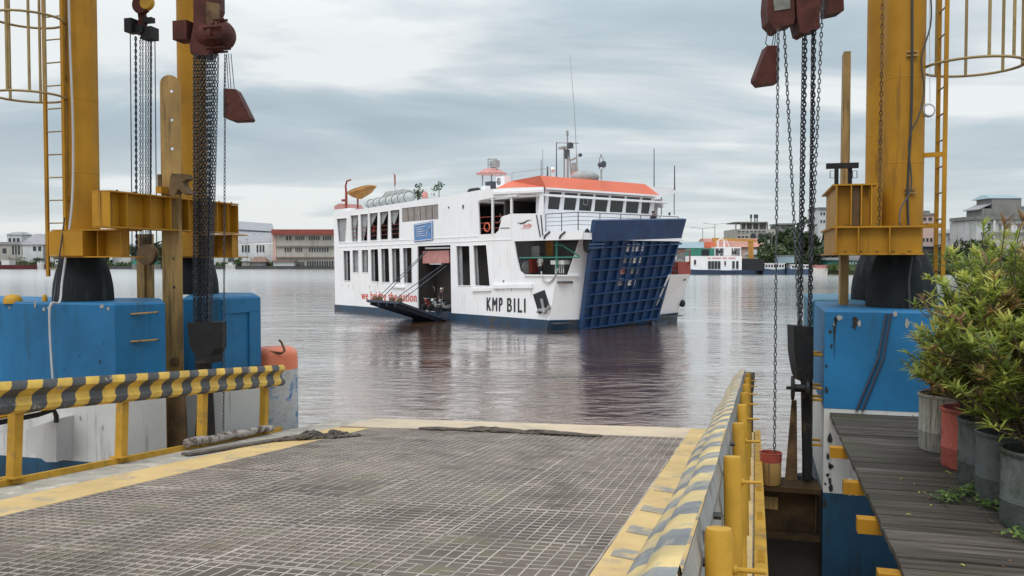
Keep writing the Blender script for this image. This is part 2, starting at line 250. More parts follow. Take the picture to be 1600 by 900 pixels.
# ------------------------------------------------------------------ mesh builder
class B:
    def __init__(s): s.v = []; s.f = []; s.a = []; s.smooth = set(); s.pat = V((0, 0, 0))
    def add(s, vs, fs, pats=None, smooth=False):
        o = len(s.v); s.v += [V(x) for x in vs]
        s.a += pats if pats else [s.pat.copy() for _ in vs]
        for f in fs:
            if smooth: s.smooth.add(len(s.f))
            s.f.append([o + i for i in f])
        return s
    def box(s, c, size, ax=None, pat=None):
        ax = ax or (V((1, 0, 0)), V((0, 1, 0)), ZV)
        if len(ax) == 2: ax = (ax[0], ax[1], ax[0].cross(ax[1]))
        h = [ax[i] * (size[i] / 2) for i in range(3)]; c = V(c)
        vs = [c + h[0] * i + h[1] * j + h[2] * k for k in (-1, 1) for j in (-1, 1) for i in (-1, 1)]
        return s.add(vs, [(0, 2, 3, 1), (4, 5, 7, 6), (0, 1, 5, 4), (2, 6, 7, 3), (0, 4, 6, 2), (1, 3, 7, 5)])
    def beam(s, p, q, w, h, up=ZV):
        p, q = V(p), V(q); d = (q - p); ln = d.length; d.normalize()
        sd_ = d.cross(up)
        if sd_.length < 1e-4: sd_ = d.cross(V((1, 0, 0)))
        sd_.normalize(); u = sd_.cross(d)
        return s.box((p + q) / 2, (ln, w, h), (d, sd_, u))
    def tube(s, pts, r, n=8, cap=True, closed=False):
        pts = [V(p) for p in pts]; m = len(pts); rr = r if isinstance(r, (list, tuple)) else [r] * m
        vs = []; prev = None
        for i, p in enumerate(pts):
            if closed: t = pts[(i + 1) % m] - pts[i - 1]
            else: t = pts[min(i + 1, m - 1)] - pts[max(i - 1, 0)]
            t.normalize()
            if prev is None:
                a = t.cross(ZV)
                if a.length < 1e-3: a = t.cross(V((1, 0, 0)))
            else: a = prev - t * prev.dot(t)
            a.normalize(); prev = a; b = t.cross(a)
            for k in range(n):
                g = 2 * PI * k / n; vs.append(p + (a * math.cos(g) + b * math.sin(g)) * rr[i])
        fs = []
        for i in range(m if closed else m - 1):
            j = (i + 1) % m
            for k in range(n):
                k2 = (k + 1) % n; fs.append((i * n + k, i * n + k2, j * n + k2, j * n + k))
        s.add(vs, fs, smooth=n > 5)
        if cap and not closed:
            o = len(s.v) - len(vs)
            s.f.append([o + k for k in range(n)][::-1]); s.f.append([o + (m - 1) * n + k for k in range(n)])
        return s
    def lathe(s, c, prof, n=24, axis=ZV, cap=True):
        c = V(c); a = axis.cross(V((1, 0, 0)))
        if a.length < 1e-3: a = axis.cross(V((0, 1, 0)))
        a.normalize(); b = axis.cross(a); vs = []
        for r, z in prof:
            for k in range(n):
                g = 2 * PI * k / n; vs.append(c + axis * z + (a * math.cos(g) + b * math.sin(g)) * r)
        fs = [(i * n + k, i * n + (k + 1) % n, (i + 1) * n + (k + 1) % n, (i + 1) * n + k) for i in range(len(prof) - 1) for k in range(n)]
        s.add(vs, fs, smooth=True)
        if cap:
            o = len(s.v) - len(vs)
            s.f.append([o + k for k in range(n)][::-1]); s.f.append([o + (len(prof) - 1) * n + k for k in range(n)])
        return s
    def prism(s, pts, ext):
        """closed 3-D outline pushed along ext"""
        pts = [V(p) for p in pts]; n = len(pts); ext = V(ext)
        tri = tessellate_polygon([pts])
        vs = pts + [p + ext for p in pts]
        fs = [tuple(t) for t in tri] + [tuple(i + n for i in t)[::-1] for t in tri]
        fs += [(i, (i + 1) % n, (i + 1) % n + n, i + n) for i in range(n)]
        return s.add(vs, fs)
    def panel(s, outer, holes, ext):
        """flat sheet with openings cut through it"""
        loops = [[V(p) for p in outer]] + [[V(p) for p in h] for h in holes]
        # project on a 2-D basis for a clean fill
        o = loops[0][0]; nrm = V(ext).normalized(); e1 = (loops[0][1] - o); e1 = (e1 - nrm * e1.dot(nrm)).normalized(); e2 = nrm.cross(e1)
        l2 = [[V(((p - o).dot(e1), (p - o).dot(e2), 0)) for p in lp] for lp in loops]
        tri = tessellate_polygon(l2); flat = [p for lp in loops for p in lp]; n = len(flat); ext = V(ext)
        fs = [tuple(t) for t in tri] + [tuple(i + n for i in t)[::-1] for t in tri]; k = 0
        for lp in loops:
            m = len(lp); fs += [(k + i, k + (i + 1) % m, k + (i + 1) % m + n, k + i + n) for i in range(m)]; k += m
        return s.add(flat + [p + ext for p in flat], fs)
    def ball(s, c, r, n=10, m=6, sc_=(1, 1, 1)):
        c = V(c); vs = []; fs = []
        for i in range(m + 1):
            th = PI * i / m
            for k in range(n):
                g = 2 * PI * k / n; vs.append(c + V((math.sin(th) * math.cos(g) * r * sc_[0], math.sin(th) * math.sin(g) * r * sc_[1], math.cos(th) * r * sc_[2])))
        for i in range(m):
            for k in range(n): fs.append((i * n + k, (i + 1) * n + k, (i + 1) * n + (k + 1) % n, i * n + (k + 1) % n))
        return s.add(vs, fs, smooth=True)
    def build(s, name, material, parent=None, origin=None):
        org = V((0, 0, 0))
        if parent is not None: org = V(parent['_o'])
        elif origin is not None: org = V(origin)
        me = bpy.data.meshes.new(name); me.from_pydata([tuple(p - org) for p in s.v], [], s.f)
        at = me.attributes.new('pat', 'FLOAT_VECTOR', 'POINT')
        at.data.foreach_set('vector', [c for p in s.a for c in p])
        if s.smooth:
            me.polygons.foreach_set('use_smooth', [i in s.smooth for i in range(len(s.f))])
        me.validate(); me.update()
        if s.smooth: me.set_sharp_from_angle(angle=0.75)
        import bmesh
        if len(s.f) < 60000:
            bm = bmesh.new(); bm.from_mesh(me); bmesh.ops.recalc_face_normals(bm, faces=bm.faces); bm.to_mesh(me); bm.free()
            if s.smooth: me.set_sharp_from_angle(angle=0.75)
        me.materials.append(MAT[material] if isinstance(material, str) else material)
        o = bpy.data.objects.new(name, me); col.objects.link(o)
        if parent is not None: o.parent = parent
        else: o.location = org
        o['_o'] = tuple(org)
        return o
def tag(o, label=None, cat=None, group=None, kind=None):
    if label: o['label'] = label
    if cat: o['category'] = cat
    if group: o['group'] = group
    if kind: o['kind'] = kind
    return o
def thing(name, label, cat, loc, group=None):
    o = bpy.data.objects.new(name, None); col.objects.link(o); o.location = loc; o.empty_display_size = 0.3
    o['_o'] = tuple(V(loc)); return tag(o, label, cat, group)
def catenary(p, q, sag, n=12):
    p, q = V(p), V(q); return [p.lerp(q, i / n) - ZV * (sag * 4 * (i / n) * (1 - i / n)) for i in range(n + 1)]
def chain_mesh(b, p, q, pitch=0.062, wire=0.0085, wid=0.022, seg=8, sides=4):
    """interlinked oval links from p to q"""
    p, q = V(p), V(q); d = q - p; n = max(2, int(d.length / pitch)); d.normalize()
    a = d.cross(V((0, 1, 0))); a.normalize(); c = d.cross(a)
    tw = random.random() * PI
    for i in range(n):
        o = p.lerp(q, (i + 0.5) / n); g = tw + (PI / 2 if i % 2 else 0) + random.uniform(-.15, .15)
        e = a * math.cos(g) + c * math.sin(g); hl = pitch * 0.5 + wire * 1.1
        pts = [o + d * (hl * math.cos(2 * PI * k / seg) * (1.0)) + e * (wid * math.sin(2 * PI * k / seg)) for k in range(seg)]
        b.tube(pts, wire, sides, closed=True)

# ------------------------------------------------------------------ water and far land
wb = B(); wb.add([(-4000, -60, 0), (4000, -60, 0), (4000, 6000, 0), (-4000, 6000, 0)], [(0, 1, 2, 3)])
m = bpy.data.materials.new('river_water'); m.use_nodes = True; t = m.node_tree; b_ = t.nodes['Principled BSDF']
b_.inputs['Base Color'].default_value = (0.165, 0.088, 0.045, 1); b_.inputs['IOR'].default_value = 1.4
g = t.nodes.new('ShaderNodeNewGeometry')
mpw = t.nodes.new('ShaderNodeMapping'); L(t, g.outputs['Position'], mpw.inputs[0]); mpw.inputs['Scale'].default_value = (0.6, 1.25, 1); mpw.inputs['Rotation'].default_value = (0, 0, 0.12)
w1 = N(t, 'ShaderNodeTexNoise', Scale=1.7, Detail=5, Roughness=0.55, Distortion=0.7); L(t, mpw.outputs[0], w1.inputs[0])
w2 = N(t, 'ShaderNodeTexNoise', Scale=0.32, Detail=3, Roughness=0.5); L(t, mpw.outputs[0], w2.inputs[0])
w3 = N(t, 'ShaderNodeTexNoise', Scale=0.055, Detail=4, Roughness=0.6, Distortion=0.5); L(t, mpw.outputs[0], w3.inputs[0])
patch = ramp(t, [(0.40, 0.25), (0.62, 1.0)], w3.outputs[0])
sxy = t.nodes.new('ShaderNodeSeparateXYZ'); L(t, g.outputs['Position'], sxy.inputs[0])
calm = N(t, 'ShaderNodeMapRange'); L(t, sxy.outputs[1], calm.inputs[0]); calm.inputs[1].default_value = 22; calm.inputs[2].default_value = 120; calm.inputs[3].default_value = 1.7; calm.inputs[4].default_value = 0.5
rgh = N(t, 'ShaderNodeMapRange'); L(t, sxy.outputs[1], rgh.inputs[0]); rgh.inputs[1].default_value = 60; rgh.inputs[2].default_value = 200; rgh.inputs[3].default_value = 0.045; rgh.inputs[4].default_value = 0.24
pc_ = N(t, 'ShaderNodeMath', operation='MULTIPLY'); L(t, patch.outputs[0], pc_.inputs[0]); L(t, calm.outputs[0], pc_.inputs[1])
mw = N(t, 'ShaderNodeMath', operation='MULTIPLY'); L(t, w1.outputs[0], mw.inputs[0]); L(t, pc_.outputs[0], mw.inputs[1])
mw2 = N(t, 'ShaderNodeMath', operation='MULTIPLY_ADD'); L(t, w2.outputs[0], mw2.inputs[0]); mw2.inputs[1].default_value = 1.6; L(t, mw.outputs[0], mw2.inputs[2])
bw = N(t, 'ShaderNodeBump', Strength=0.45, Distance=0.11); L(t, mw2.outputs[0], bw.inputs['Height']); L(t, bw.outputs[0], b_.inputs['Normal'])
b_.inputs['Roughness'].default_value = 0.06
gls = t.nodes.new('ShaderNodeBsdfGlossy'); gls.inputs['Color'].default_value = (1.0, 0.985, 0.98, 1); L(t, rgh.outputs[0], gls.inputs['Roughness']); L(t, bw.outputs[0], gls.inputs['Normal'])
lw_ = t.nodes.new('ShaderNodeLayerWeight'); L(t, bw.outputs[0], lw_.inputs['Normal'])
mr = N(t, 'ShaderNodeMapRange'); L(t, lw_.outputs['Facing'], mr.inputs[0]); mr.inputs[1].default_value = 0.62; mr.inputs[2].default_value = 0.93; mr.inputs[3].default_value = 0.0; mr.inputs[4].default_value = 0.79
msx = t.nodes.new('ShaderNodeMixShader'); L(t, mr.outputs[0], msx.inputs[0]); L(t, b_.outputs[0], msx.inputs[1]); L(t, gls.outputs[0], msx.inputs[2]); L(t, msx.outputs[0], t.nodes['Material Output'].inputs[0])
MAT['river_water'] = m
tag(wb.build('river_water', 'river_water'), kind='structure')
lb = B()
shore = [(-2500, 392), (-230, 392), (-95, 388), (-40, 372), (10, 300), (38, 246), (90, 240), (700, 232), (2600, 300)]
top = [V((x, y + 2, 1.3)) for x, y in shore]; bot = [V((x, y, -0.6)) for x, y in shore]; n = len(shore)
lb.add(bot + top + [V((2600, 5900, 3)), V((-2500, 5900, 3))], [(i, i + 1, n + i + 1, n + i) for i in range(n - 1)])
lb.add(top + [V((2600, 5900, 1.3)), V((-2500, 5900, 1.3))], [list(range(n + 2))])
tag(lb.build('far_bank', 'land'), kind='structure')

# ------------------------------------------------------------------ linkspan deck (slopes down to the water)
vd = (RT * ((1180 - 800) / F) + UP * ((450 - 525) / F) + FW).normalized()
tmp = V(((-4016 - 800) / F, (450 - 511) / F, 1)); vc = -(RT * tmp.x + UP * tmp.y + FW)
vc = (vc - vd * vc.dot(vd)).normalized(); vn = vc.cross(vd).normalized()
if vn.z < 0: vn = -vn
HD = 1.6; DO = CAM - vn * HD
def K(l, a, h=0.0): return DO + vc * l + vd * a + vn * h          # deck frame: across, along, up
def onK(px, py, h=0.0): p = Pp(px, py, DO + vn * h, vn); q = p - DO; return q.dot(vc), q.dot(vd)
DAX = (vc, vd, vn)
gl = onK(300, 735)[0]; gr = onK(1070, 684)[0]; ga = onK(1070, 684)[1]; end = onK(860, 662)[1]
yl = gl - 0.62; kl = onK(203, 720)[0]; ro = -0.02
deck = thing('linkspan_deck', 'sloping steel loading ramp with grey grid surface and yellow painted borders', 'loading ramp', K(-3.6, 4))
b = B(); b.box(K((gl + gr) / 2, (ga + 3) / 2, -0.05), (gr - gl - 0.006, ga - 3, 0.084), DAX); b.build('deck_plate', 'deck_plate', deck)
# anti-slip grid of bars in loose panels
b = B(); cell = 0.112; pw = (gr - gl) / 4; nl = 9; pl_ = (ga - 3) / nl
for i in range(4):
    for j in range(nl):
        x0 = gl + i * pw + 0.012; x1 = gl + (i + 1) * pw - 0.012; a0 = 3 + j * pl_ + 0.012; a1 = a0 + pl_ - 0.024
        rot = random.uniform(-.008, .008); ox, oy = random.uniform(-.01, .01), random.uniform(-.01, .01); h0 = random.uniform(-.006, .003)
        cx, cy = (x0 + x1) / 2, (a0 + a1) / 2
        def T(x, y, h, rot=rot, cx=cx, cy=cy, ox=ox, oy=oy, h0=h0):
            return K(cx + (x - cx) * math.cos(rot) - (y - cy) * math.sin(rot) + ox, cy + (x - cx) * math.sin(rot) + (y - cy) * math.cos(rot) + oy, h + h0)
        nx = round((x1 - x0) / cell); ny = round((a1 - a0) / cell)
        for along in (0, 1):
            cnt = nx if along else ny
            for k in range(cnt + 1):
                if random.random() < 0.015: continue
                f = k / cnt; seg = 5; w = 0.0065 if k not in (0, cnt) else 0.0075; jit = [random.gauss(0, .0035) for _ in range(seg + 1)]; hj = [random.gauss(0, .0015) for _ in range(seg + 1)]
                vs = []
                for q in range(seg + 1):
                    g_ = q / seg
                    if along: x, y = x0 + (x1 - x0) * f + jit[q], a0 + (a1 - a0) * g_; dxy = (w, 0)
                    else: x, y = x0 + (x1 - x0) * g_, a0 + (a1 - a0) * f + jit[q]; dxy = (0, w)
                    hh = -0.002 + 0.001 * along
                    vs += [T(x - dxy[0], y - dxy[1], -0.020), T(x - dxy[0], y - dxy[1], hh + hj[q]), T(x + dxy[0], y + dxy[1], hh + hj[q]), T(x + dxy[0], y + dxy[1], -0.022)]
                fs = []
                for q in range(seg):
                    o = q * 4; fs += [(o, o + 1, o + 5, o + 4), (o + 1, o + 2, o + 6, o + 5), (o + 2, o + 3, o + 7, o + 6)]
                b.add(vs, fs)
b.build('grid_surface', 'bar_grey', deck)
b = B(); b.box(K((yl + gl) / 2, (ga - 0.2 + 2) / 2, -0.045), (gl - yl, ga - 0.2 - 2, 0.09), DAX); b.build('edge_strip', 'strip_yellow', deck)
b = B(); b.box(K((gr + ro - 0.02) / 2, (end + 2) / 2, -0.047), (ro - 0.02 - gr, end - 2, 0.094), DAX); b.build('edge_strip', 'strip_yellow', deck)
b = B(); b.box(K((yl + gr) / 2, (end + ga) / 2, -0.05), (gr - yl - 0.004, end - ga - 0.004, 0.10), DAX)
b.box(K((yl + ro) / 2, end + 0.12, -0.10), (ro - yl, 0.24, 0.12), DAX); b.build('end_strip', 'strip_sand', deck)
b = B(); b.box(K((kl + yl) / 2, (end + 2) / 2, -0.06), (yl - kl - 0.004, end - 2, 0.10), DAX); b.build('side_plate', 'mud_edge', deck)
b = B(); b.box(K(kl - 0.03, (13.0 + 2) / 2, 0.0), (0.06, 13.0 - 2, 0.12), DAX); b.build('kerb', 'yellow_bright', deck)
# worn grey bands across the right border
b = B()
for px, py in ((1006, 764), (988, 795), (966, 828), (938, 864)):
    l0, a0 = onK(px, py)
    vs = [K(gr + 0.05, a0 - 0.06, 0.004), K(ro - 0.25, a0 - 0.42, 0.004), K(ro - 0.25, a0 - 0.16, 0.004), K(gr + 0.05, a0 + 0.20, 0.004)]
    b = B(); b.add(vs, [(0, 1, 2, 3)]); b.build('painted_band', 'stripe_grey', deck)
b = B(); b.box(K(-4, (end + 1) / 2, -0.42), (7.6, end - 1.4, 0.5), DAX)
b.build('under_frame', 'dark_steel', deck)
# outer side girder on the right, seen from above
b = B(); b.box(K(0.02, (end + 1.5) / 2, -0.04), (0.09, end - 1.5, 0.08), DAX)
b.box(K(-0.02, (end + 1.5) / 2, -0.30), (0.03, end - 1.5, 0.44), DAX)
for i in range(46):
    b.box(K(0.02, 5.0 + i * 0.03 + (i // 12) * 1.1, 0.004), (0.05, 0.008, 0.012), DAX)
b.build('side_girder', 'yellow_bright', deck)

# left guard rail
rail = thing('guard_rail', 'yellow and black striped crash barrier on left side of the ramp', 'guard rail', K(kl, 9.3))
hR = 1.09
prof = [(0.0, 0.0), (0.045, 0.012), (0.085, -0.035), (0.09, -0.075), (0.04, -0.115), (0.018, -0.16), (0.04, -0.205), (0.09, -0.245), (0.088, -0.30), (0.04, -0.335), (0.0, -0.325)]
def rail_beam(name, mat_, par, l0, a0, a1, h, prof, thick=0.012, step=0.5, sgn=1):
    b = B(); arc = [0]
    for i in range(1, len(prof)): arc.append(arc[-1] + math.hypot(prof[i][0] - prof[i - 1][0], prof[i][1] - prof[i - 1][1]))
    n = int((a1 - a0) / step); m = len(prof); vs = []; ps = []
    for side_ in (0, 1):
        for i in range(n + 1):
            a = a0 + (a1 - a0) * i / n; wob = 0.008 * math.sin(a * 2.1)
            for (x, z), s in zip(prof, arc):
                vs.append(K(l0 + sgn * (x - side_ * thick) + wob, a, h + z)); ps.append(V((a, s, 0)))
    fs = []
    for side_ in (0, 1):
        o = side_ * (n + 1) * m
        for i in range(n):
            for k in range(m - 1): fs.append((o + i * m + k, o + (i + 1) * m + k, o + (i + 1) * m + k + 1, o + i * m + k + 1))
    q = (n + 1) * m
    for i in range(n):
        for k in (0, m - 1): fs.append((i * m + k, (i + 1) * m + k, q + (i + 1) * m + k, q + i * m + k))
    for i in (0, n):
        for k in range(m - 1): fs.append((i * m + k, i * m + k + 1, q + i * m + k + 1, q + i * m + k))
    b.add(vs, fs, ps, smooth=True)
    return b.build(name, mat_, par)
rail_beam('striped_beam', 'hazard_left', rail, kl + 0.03, 2.6, 12.85, hR, prof)
for a in (2.65, 4.28, 5.92, 7.56, 9.19, 10.83, 12.46):
    b = B(); b.box(K(kl - 0.02, a, 0.48), (0.10, 0.11, 0.94), DAX); b.box(K(kl - 0.02, a, 0.07), (0.20, 0.2, 0.016), DAX)
    b.build('post', 'yellow_bright', rail)
# right guard rail, seen from its outer side: leaning striped beam, grey back plate, pipe posts with pins
rr = thing('guard_rail', 'worn leaning crash barrier with pipe posts on right side of the ramp', 'guard rail', K(-0.2, 6))
profR = [(0.0, 0.0), (0.045, -0.012), (0.085, -0.045), (0.10, -0.08), (0.135, -0.10), (0.17, -0.135), (0.185, -0.20)]
hT = 1.06
rail_beam('striped_beam', 'hazard_right', rr, -0.183, 1.6, 15.2, hT, profR, sgn=-1)
b = B(); b.prism([K(-0.172, 1.6, hT - 0.02), K(-0.156, 1.6, hT - 0.10), K(-0.170, 1.6, hT - 0.2), K(-0.154, 1.6, hT - 0.3), K(-0.166, 1.6, hT - 0.42), K(-0.178, 1.6, hT - 0.42), K(-0.188, 1.6, hT - 0.2), K(-0.183, 1.6, hT - 0.05)], vd * 13.5)
b.build('grey_back', 'galv_grey', rr)
b = B()
for a in (1.9, 2.15, 2.35, 2.62, 3.3, 4.3, 5.5):
    b = B(); b.lathe(K(-0.156, a, hT - 0.12), [(0.0, 0.02), (0.014, 0.028), (0.014, 0)], 8, vc); b.build('bolt', 'cable_black', rr)
for i, a in enumerate((2.6, 4.15, 5.75, 7.3, 8.85, 10.4, 12.0, 13.5)):
    b = B(); b.lathe(K(-0.108, a, -0.3), [(0.041, 0), (0.041, 1.33), (0.036, 1.345), (0.0, 1.345)], 20, vn)
    po = b.build('post', 'yellow_bright', rr)
    b = B(); b.tube([K(-0.068, a, 0.93), K(0.02, a, 0.93)], 0.008, 8); b.lathe(K(-0.068, a, 0.93), [(0.014, 0), (0.014, 0.01)], 10, vc); b.build('pin', 'yellow_bright', po)
b = B(); b.lathe(K(-0.11, 15.1, -0.2), [(0.06, 0), (0.06, 0.86), (0.075, 0.88), (0.10, 1.14), (0.095, 1.19), (0.0, 1.2)], 14, vn); b.build('end_post', 'rope_mud', rr)
b = B(); b.tube(catenary(K(-0.19, 2.2, 1.03), K(-0.16, 2.75, 1.0), 0.13, 12), 0.006, 6); b.build('loose_wire', 'cable_black', rr)

# heaps of muddy rope on the deck end, a log lying along the left kerb
def rope_heap(a, bb, n, r, label):
    p, q = V(a), V(bb); B0 = B(); n *= 3
    for k in range(n):
        pts = []; offl = random.uniform(-r * 1.9, r * 1.9); hk = random.uniform(0, 1.0) * r * (1.5 - abs(offl) / (r * 1.9))
        s0, s1 = sorted((random.uniform(0, .25), random.uniform(.72, 1)))
        for i in range(26):
            f = s0 + (s1 - s0) * i / 25; x = p.lerp(q, f); env = 0.35 + 0.65 * abs(math.sin(f * 9 + 1)) 
            pts.append(K(x.x + 0.03 * math.sin(i * .9 + k), x.y + offl * env + 0.03 * math.sin(i * 1.3 + k * 2), 0.012 + (hk + 0.25 * r * math.sin(i * .8 + k)) * env * math.sin(PI * (i + 1) / 27)))
        B0.tube(pts, random.uniform(.010, .017), 6)
    o = B0.build('mooring_rope', 'rope_mud', None, K(p.x, p.y, 0)); tag(o, label, 'rope', 'muddy ropes on the ramp')
l0 = onK(655, 670); l1 = onK(940, 682)
rope_heap(l0, l1, 20, 0.05, 'long muddy rope bundle lying across the far end of the grid')
l0 = onK(425, 690); l1 = onK(560, 681)
rope_heap(l0, l1, 34, 0.085, 'short thick heap of muddy rope at the far left corner of the ramp')
l0 = onK(290, 703); l1 = onK(425, 677)
b = B(); p, q = V(l0), V(l1); b.tube([K(*(p.lerp(q, i / 8)), 0.09 + 0.012 * math.sin(i * 2.1)) for i in range(9)], [0.062, .065, .058, .063, .06, .058, .056, .054, .05], 12)
o = b.build('log', 'log_bark', None, K(*l0)); tag(o, 'mottled grey log lying beside the left kerb', 'log')
b = B(); p = V(onK(290, 712)); q = V(onK(470, 683)); b.beam(K(*p, 0.02), K(*q, 0.02), 0.16, 0.03, vn)
o = b.build('plank', 'rope_mud', None, K(*p)); tag(o, 'dark wet plank lying between log and yellow border', 'plank')

# ------------------------------------------------------------------ concrete dolphins
ZT, ZW, ZB = 3.67, 2.43, 1.36
def inset(poly, d):
    """grow (d>0) a polygon of (x,y) outward by d"""
    n = len(poly); A = sum(poly[i].x * poly[(i + 1) % n].y - poly[(i + 1) % n].x * poly[i].y for i in range(n)); sg = 1 if A > 0 else -1; out = []
    for i in range(n):
        p0, p1, p2 = poly[i - 1], poly[i], poly[(i + 1) % n]
        e1 = (p1 - p0).normalized(); e2 = (p2 - p1).normalized(); n1_ = V((e1.y, -e1.x)) * sg; n2_ = V((e2.y, -e2.x)) * sg
        bis = (n1_ + n2_); bis.normalize(); out.append(p1 + bis * (d / max(0.3, bis.dot(n1_))))
    return out
def slab(b, poly, z0, z1, bevel=0.03):
    n = len(poly); lo = [V((p.x, p.y, z0)) for p in poly]; mid = [V((p.x, p.y, z1 - bevel)) for p in poly]
    hi = [V((p.x, p.y, z1)) for p in inset(poly, -bevel)]
    fs = []
    for k in (0, 1): fs += [(k * n + i, k * n + (i + 1) % n, (k + 1) * n + (i + 1) % n, (k + 1) * n + i) for i in range(n)]
    fs += [tuple(range(2 * n, 3 * n)), tuple(range(n))[::-1]]
    b.add(lo + mid + hi, fs)
def dolphin(poly, label, mats=('dolphin_blue', 'dolphin_white', 'dolphin_wet'), zt=ZT):
    poly = [V((p[0], p[1])) for p in poly]
    c = sum(poly, V((0, 0))) / len(poly)
    d = thing('mooring_dolphin', label, 'mooring dolphin', (c.x, c.y, -1), 'painted concrete dolphins carrying the lift towers')
    b = B(); slab(b, poly, ZW, zt); b.build('blue_cap', mats[0], d)
    b = B(); slab(b, inset(poly, -0.004), ZB, ZW, 0.001); b.build('white_band', mats[1], d)
    b = B(); slab(b, inset(poly, -0.001), -1.0, ZB, 0.001); b.build('lower_band', mats[2], d)
    return d
def xy(px, Y): p = P(px, 405, Y); return (p.x, p.y)
A_ = V(xy(178, 12.3)); cc = V((cD.x, cD.y)); dd = V((dD.x, dD.y))
d1 = dolphin([A_ - cc * 4.5, A_, V(xy(257, 12.75)), V(xy(252, 14.0)), V(xy(140, 14.3)), A_ - cc * 4.8 + dd * 1.6],
             'large blue and white concrete block under the left ladder tower')
B_ = V(xy(283, 14.1)); C_ = V(xy(344, 14.2)); D_ = V(xy(405, 15.0))
d2 = dolphin([B_, C_, D_, V(xy(396, 16.4)), V(xy(300, 16.4))], 'smaller blue block with recessed panel behind the left hanging chains')
# recess frame on its right face
fd = (D_ - C_); fl = fd.length; fd.normalize(); fn = V((fd.y, -fd.x)); fd3 = V((fd.x, fd.y, 0)); fn3 = V((fn.x, fn.y, 0))
b = B(); c3 = V((C_.x, C_.y, 0))
b.box(c3 + fd3 * fl * 0.5 + fn3 * 0.015 + ZV * 3.52, (fl * 0.98, 0.03, 0.24), (fd3, -fn3, ZV))
b.box(c3 + fd3 * fl * 0.10 + fn3 * 0.015 + ZV * 2.93, (fl * 0.18, 0.03, 0.93), (fd3, -fn3, ZV))
b.box(c3 + fd3 * fl * 0.84 + fn3 * 0.015 + ZV * 2.93, (fl * 0.30, 0.03, 0.93), (fd3, -fn3, ZV))
b.build('panel_frame', 'dolphin_blue', d2)
for px_, r_ in ((20, .13), (70, .04)):
    b = B(); b.lathe(P(px_, 472, 12.9), [(r_, -.02), (r_, .05), (r_ * .7, .10), (0, .12)], 14); o = b.build('bollard', 'yellow_bright', None, P(px_, 472, 12.9)); tag(o, ('wide low' if r_ > .1 else 'narrow') + ' yellow bollard cap on top of the left blue block', 'bollard')
# grab loops on the chamfer of the left block
for yy in (491, 534):
    b = B(); p = P(204, yy, 12.42); q = P(243, yy - 3, 12.60); o_ = (cD * 0.35 - dD).normalized() * 0.09
    b.tube([p - o_, p, q, q - o_], 0.014, 8); b.build('grab_loop', 'yellow_worn', d1)
b = B(); b.tube([P(203, 492, 12.52), P(203, 532, 12.52)], 0.012, 6); b.build('grab_loop', 'rust_brown', d1)
# right dolphins
E_ = V(xy(1290, 10.8))
d3 = dolphin([E_, E_ + cc * 4.6, E_ + cc * 4.6 + dd * 2.2, E_ + dd * 2.2], 'blue and white concrete block beside the wooden walkway')
G_ = E_ + dd * 2.75
d4 = dolphin([G_, G_ + cc * 3, G_ + cc * 3 + dd * 2.5, G_ + dd * 2.5], 'teal topped concrete block behind the right chains', ('dolphin_teal', 'dolphin_white', 'dolphin_wet'))
# worn edge patches and step irons
FE = lambda x_, y_: Pp(x_, y_, V((E_.x, E_.y, 0)) - dD * 0.008, dD)
FC = lambda x_, y_: Pp(x_, y_, V((E_.x, E_.y, 0)) - dD * 0.02, dD)
b = B()
for (x0, x1, y0, y1) in ((1303, 1309, 497, 512), (1332, 1341, 497, 516), (1302, 1306, 512, 560)):
    pts = [FE(x0, y0), FE((x0 + x1) / 2, y0 - 3), FE(x1, y0 + 2), FE(x1 - 2, (y0 + y1) / 2), FE((x0 + x1) / 2, y1), FE(x0 + 1, (y0 + y1) / 2 + 3)]
    b.prism(pts, dD * 0.02)
b.build('worn_patch', 'grease_black', d3)
for yy in (552, 603, 621, 690, 760, 826):
    E3 = V((E_.x, E_.y, 0)); z = P(1278, yy, 11.3).z
    bb = B(); p = E3 + dD * 0.30 + ZV * z; q = E3 + dD * 0.62 + ZV * z
    bb.tube([p, p - cD * 0.17, q - cD * 0.17, q], 0.018, 8); bb.build('step_iron', 'yellow_bright' if yy < 800 else 'galv_grey', d3)
bx = B(); bx.tube([FC(1385, 490), FC(1372, 560), FC(1338, 642)], 0.016, 6); bx.tube([FC(1392, 490), FC(1380, 560), FC(1347, 642)], 0.016, 6)
o = bx.build('cable', 'ramp_slate', None, P(1385, 492, 10.74)); tag(o, 'blue painted double cable running down the right concrete block', 'cable')
def facing(p0, dirv, n_):
    return lambda u_, z_: V((p0.x, p0.y, 0)) + dirv * u_ + ZV * z_ + n_ * 0.006
def chips(par, p0, dirv, n_, u0, u1, z0, z1, cnt, m_, seed, smin=.01, smax=.045, nm='paint_chip'):
    rnd = random.Random(seed); fc = facing(p0, dirv, n_)
    for i in range(cnt):
        u_ = rnd.uniform(u0, u1); z_ = z0 + (z1 - z0) * rnd.random(); r_ = rnd.uniform(smin, smax); el = rnd.uniform(.6, 2.6); k = 9
        pts = [fc(u_ + r_ * math.cos(2 * PI * j / k) * rnd.uniform(.5, 1.1), z_ + r_ * el * math.sin(2 * PI * j / k) * rnd.uniform(.5, 1.1)) for j in range(k)]
        b = B(); b.prism(pts, -n_ * .004); b.build(nm, m_, par)
E3_ = V((E_.x, E_.y, 0)); A3_ = V((A_.x, A_.y, 0))
